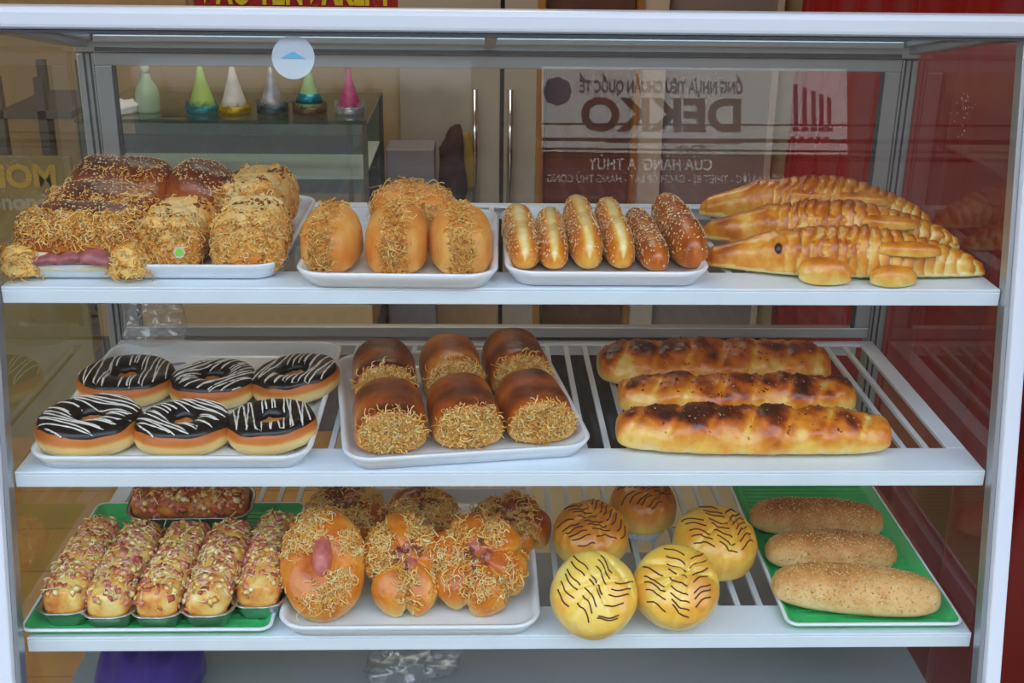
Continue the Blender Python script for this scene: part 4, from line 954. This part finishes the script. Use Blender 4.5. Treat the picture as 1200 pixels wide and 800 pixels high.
# ================================================================== SAUSAGE FLOSS BUNS (lowest shelf)
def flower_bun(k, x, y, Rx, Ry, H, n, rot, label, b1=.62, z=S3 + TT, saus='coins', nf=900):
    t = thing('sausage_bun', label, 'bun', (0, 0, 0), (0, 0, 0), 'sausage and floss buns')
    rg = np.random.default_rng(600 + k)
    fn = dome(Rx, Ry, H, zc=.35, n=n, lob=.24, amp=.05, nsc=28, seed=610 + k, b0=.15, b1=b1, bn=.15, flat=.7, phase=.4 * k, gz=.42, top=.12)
    body = solid('crust', fn, 56, 96, C_gold, t)
    P, N = sample(fn, nf, rg, lambda P, N: (N[:, 2] > .15) & (np.hypot(P[:, 0] / Rx, P[:, 1] / Ry) < .66 + .30 * rg.random(len(P))) & (fbm(P, 42, 640 + k, 2) > -.08 + .15 * (rg.random(len(P)) - .5)))
    stuff('meat_floss', strands(P, N, rg, .013, .0007, 1.1, .0035, .45, 5, (.0, .75)), C_floss, t)
    if saus == 'long':
        mb = MB().tube([(0, -.030 + .06 * i / 10, H * .93 - .010 * ((i - 5) / 5) ** 2) for i in range(11)], [.004, .0085, .0105, .0115, .012, .012, .0115, .011, .0105, .0085, .0035], 14)
        mb.build('sausage', M_sausage, t, smooth=True)
    else:
        for j in range(3):
            a = j * 2.1 + k; V, F = lathe([(.0001, 0), (.0085, 0), (.0092, .002), (.0085, .0045), (.0001, .005)], 18); o = obj('sausage_slice', mesh_np('sausage_slice', V, F), M_sausage, t, (.011 * math.cos(a), .012 * math.sin(a), H * .88 - .002), (.2 * math.sin(a), .2 * math.cos(a), 0))
        P, N = sample(fn, 30, rg, lambda P, N: np.hypot(P[:, 0], P[:, 1]) < .02); P[:, 2] += .004; stuff('dark_shreds', chunks(P, N, rg, .003, .0015, .001, .1), M_jerky, t)
    settle(t, x, y, z, rot, body); return t
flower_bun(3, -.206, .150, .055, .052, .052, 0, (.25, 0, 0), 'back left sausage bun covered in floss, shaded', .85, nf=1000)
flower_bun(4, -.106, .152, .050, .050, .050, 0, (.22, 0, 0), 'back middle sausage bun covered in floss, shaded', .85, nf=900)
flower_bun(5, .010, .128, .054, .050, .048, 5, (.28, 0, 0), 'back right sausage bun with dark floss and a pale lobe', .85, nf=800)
flower_bun(0, -.216, .006, .051, .070, .046, 0, (.66, 0, .06), 'front left oval bun with a long pink sausage', .58, saus='long')
flower_bun(1, -.122, .012, .048, .068, .044, 5, (.62, 0, .2), 'front middle lobed bun with floss and sausage', .60)
flower_bun(2, -.031, .014, .061, .064, .046, 6, (.60, 0, 0), 'front right flower shaped bun with six glossy petals', .66)

# ================================================================== STRIPED BUNS (lowest shelf)
C_line = simple('chocolate_line', '#5c2c10', .5)
def striped(k, x, y, R, H, rot, label, b1, z=S3 + .0005, ang=0):
    t = thing('striped_bun', label, 'bun', (0, 0, 0), (0, 0, 0), 'yellow buns with chocolate stripes')
    rg = np.random.default_rng(700 + k)
    f0 = dome(R, R, H, zc=.40, amp=.035, nsc=22, seed=710 + k, b0=.20, b1=b1, bn=.25, flat=.80, gz=0)
    rd = rg.normal(size=(5, 3)); rd /= np.linalg.norm(rd, axis=1)[:, None]; rd[:, 2] *= .4
    def fn(U, V):
        P, B = f0(U, V); P = P.copy(); g = 0
        for d in rd: g = g + np.exp(-((P @ d - .3 * R * d[0]) / .0022) ** 2)
        P[..., 2] -= .0028 * g * (P[..., 2] > .3 * H); P[..., 2] += .014; return P, B - .12 * g
    body = solid('crust', fn, 56, 72, C_yel, t)
    V, F = lathe([(R * .60, 0), (R * .86, .020), (R * .90, .0225), (R * .875, .0225), (R * .83, .019), (R * .58, .002)], 56)
    V = [(a * (1 + .018 * (-1) ** (i % 56)), b * (1 + .018 * (-1) ** (i % 56)), c) for i, (a, b, c) in enumerate(V)]
    cup = obj('paper_cup', mesh_np('paper_cup', V, F, smooth=False), M_paper, t)
    # hand-piped strokes, grouped in ladders over the top
    C = []; ca, sa = math.cos(ang), math.sin(ang); S = 9
    rows = [(-.58, -.1), (-.05, .25), (.48, -.15)]
    for (cx, ph) in rows:
        for j in range(-5, 6):
            yy = j * .18 + .03 * rg.normal() + ph * .3; ln = .21 + .05 * rg.random()
            q = np.linspace(-1, 1, S); X = (cx + q * ln * .85) * R; Y = (yy + .035 * np.sin(q * 2.6 + ph * 9 + k + j * .3) + q * .13 * (1 if cx > 0 else -1)) * R
            X, Y = X * ca - Y * sa, X * sa + Y * ca
            rr = np.hypot(X, Y) / R
            if rr.max() > .93: continue
            C.append((X, Y, rr))
    P0 = []
    ug = np.linspace(.002, .62, 420)
    for X, Y, rr in C:
        th = np.arctan2(Y, X) / (2 * PI); pts = []
        for a_, r_ in zip(th, rr * R):
            Pc = fn(ug, np.full_like(ug, a_ % 1.0))[0]; rc = np.hypot(Pc[:, 0], Pc[:, 1]); i = np.argmin(np.abs(rc - r_)); pts.append(Pc[i] + Pc[i] * np.array([1, 1, 0]) * .004 + np.array([0, 0, .0003]))
        P0.append(pts)
    P0 = np.array(P0); rad = np.tile(.0007 + .0004 * np.sin(np.linspace(0, PI, S)), (len(P0), 1))
    Cn = P0; V, F, A = tubes(Cn, .00095); stuff('chocolate_stripes', (V, F, A), C_line, t)
    settle(t, x, y, z, rot, cup); return t
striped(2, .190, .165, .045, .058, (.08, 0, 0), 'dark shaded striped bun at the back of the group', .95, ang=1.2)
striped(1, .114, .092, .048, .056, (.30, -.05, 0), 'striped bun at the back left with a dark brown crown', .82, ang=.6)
striped(3, .264, .070, .052, .058, (.30, .10, 0), 'orange striped bun at the right, nearest the green tray', .62, ang=.25)
striped(0, .101, -.036, .0505, .058, (.74, 0, .1), 'lemon yellow striped bun at the front left, overhanging the shelf edge', .38, ang=-.55)
striped(4, .201, -.024, .0505, .056, (.62, .08, -.1), 'orange yellow striped bun at the front right of the group', .50, ang=.15)

# ================================================================== SESAME ROLLS (green tray)
def sesame_roll(k, x, y, L, W, H, rz, label, b1=.6):
    t = thing('sesame_roll', label, 'bread roll', (0, 0, 0), (0, 0, 0), 'wheat coloured sesame rolls')
    rg = np.random.default_rng(800 + k)
    fn = loaf(L, W, H, p=2.7, zc=.36, amp=.05, nsc=24, seed=810 + k, b0=.08, b1=b1, bn=.15)
    body = solid('crust', fn, 72, 48, C_wheat, t)
    P, N = sample(fn, 1500, rg, up(-.05)); stuff('sesame_seeds', bits(P, N, rg, .0012, .0008, .0004, .35, (0, 1)), C_seed, t)
    settle(t, x, y, S3 + .0042, (0, 0, rz), body); return t
sesame_roll(0, .424, -.020, .198, .070, .050, -.16, 'nearest sesame roll, largest of the three on the green tray', .58)
sesame_roll(1, .420, .072, .166, .064, .046, -.04, 'middle sesame roll on the green tray', .66)
sesame_roll(2, .424, .156, .176, .064, .046, -.10, 'rear sesame roll, darkest and highest on the green tray', .85)

# ================================================================== BAGS AND CLOTH
def bag(name, label, x, y, z, Rx, Ry, H, seed, mt=M_bag, amp=.5):
    t = thing(name, label, 'bag', (x, y, z))
    fn = dome(Rx, Ry, H, zc=.3, amp=amp, nsc=48, seed=seed, flat=.7)
    solid('film', fn, 44, 60, mt, t); return t
bag('plastic_bag', 'crumpled clear plastic bag behind the doughnuts on the middle shelf', -.478, .315, S2 + .021, .040, .028, .065, 21)
bag('plastic_bag', 'crumpled clear plastic bag lying on the grey base under the lowest shelf', -.115, .085, DK + .001, .060, .045, .045, 33)
t = thing('purple_cloth', 'folded purple cloth bunched on the grey base at the lower left', 'cloth', (-.452, .055, DK + .001))
def cl(U, V):
    P, B = dome(.068, .065, .085, zc=.25, amp=.16, nsc=16, seed=77, flat=.6)(U, V); P = P.copy(); P[..., 2] += .006 * np.sin(P[..., 0] * 190 + 6 * P[..., 1]) * (P[..., 2] > .02); return P, B
solid('fabric', cl, 60, 90, simple('purple_fabric', '#3c1f78', .75, sheen=.2, bump=.3, nscale=300), t)
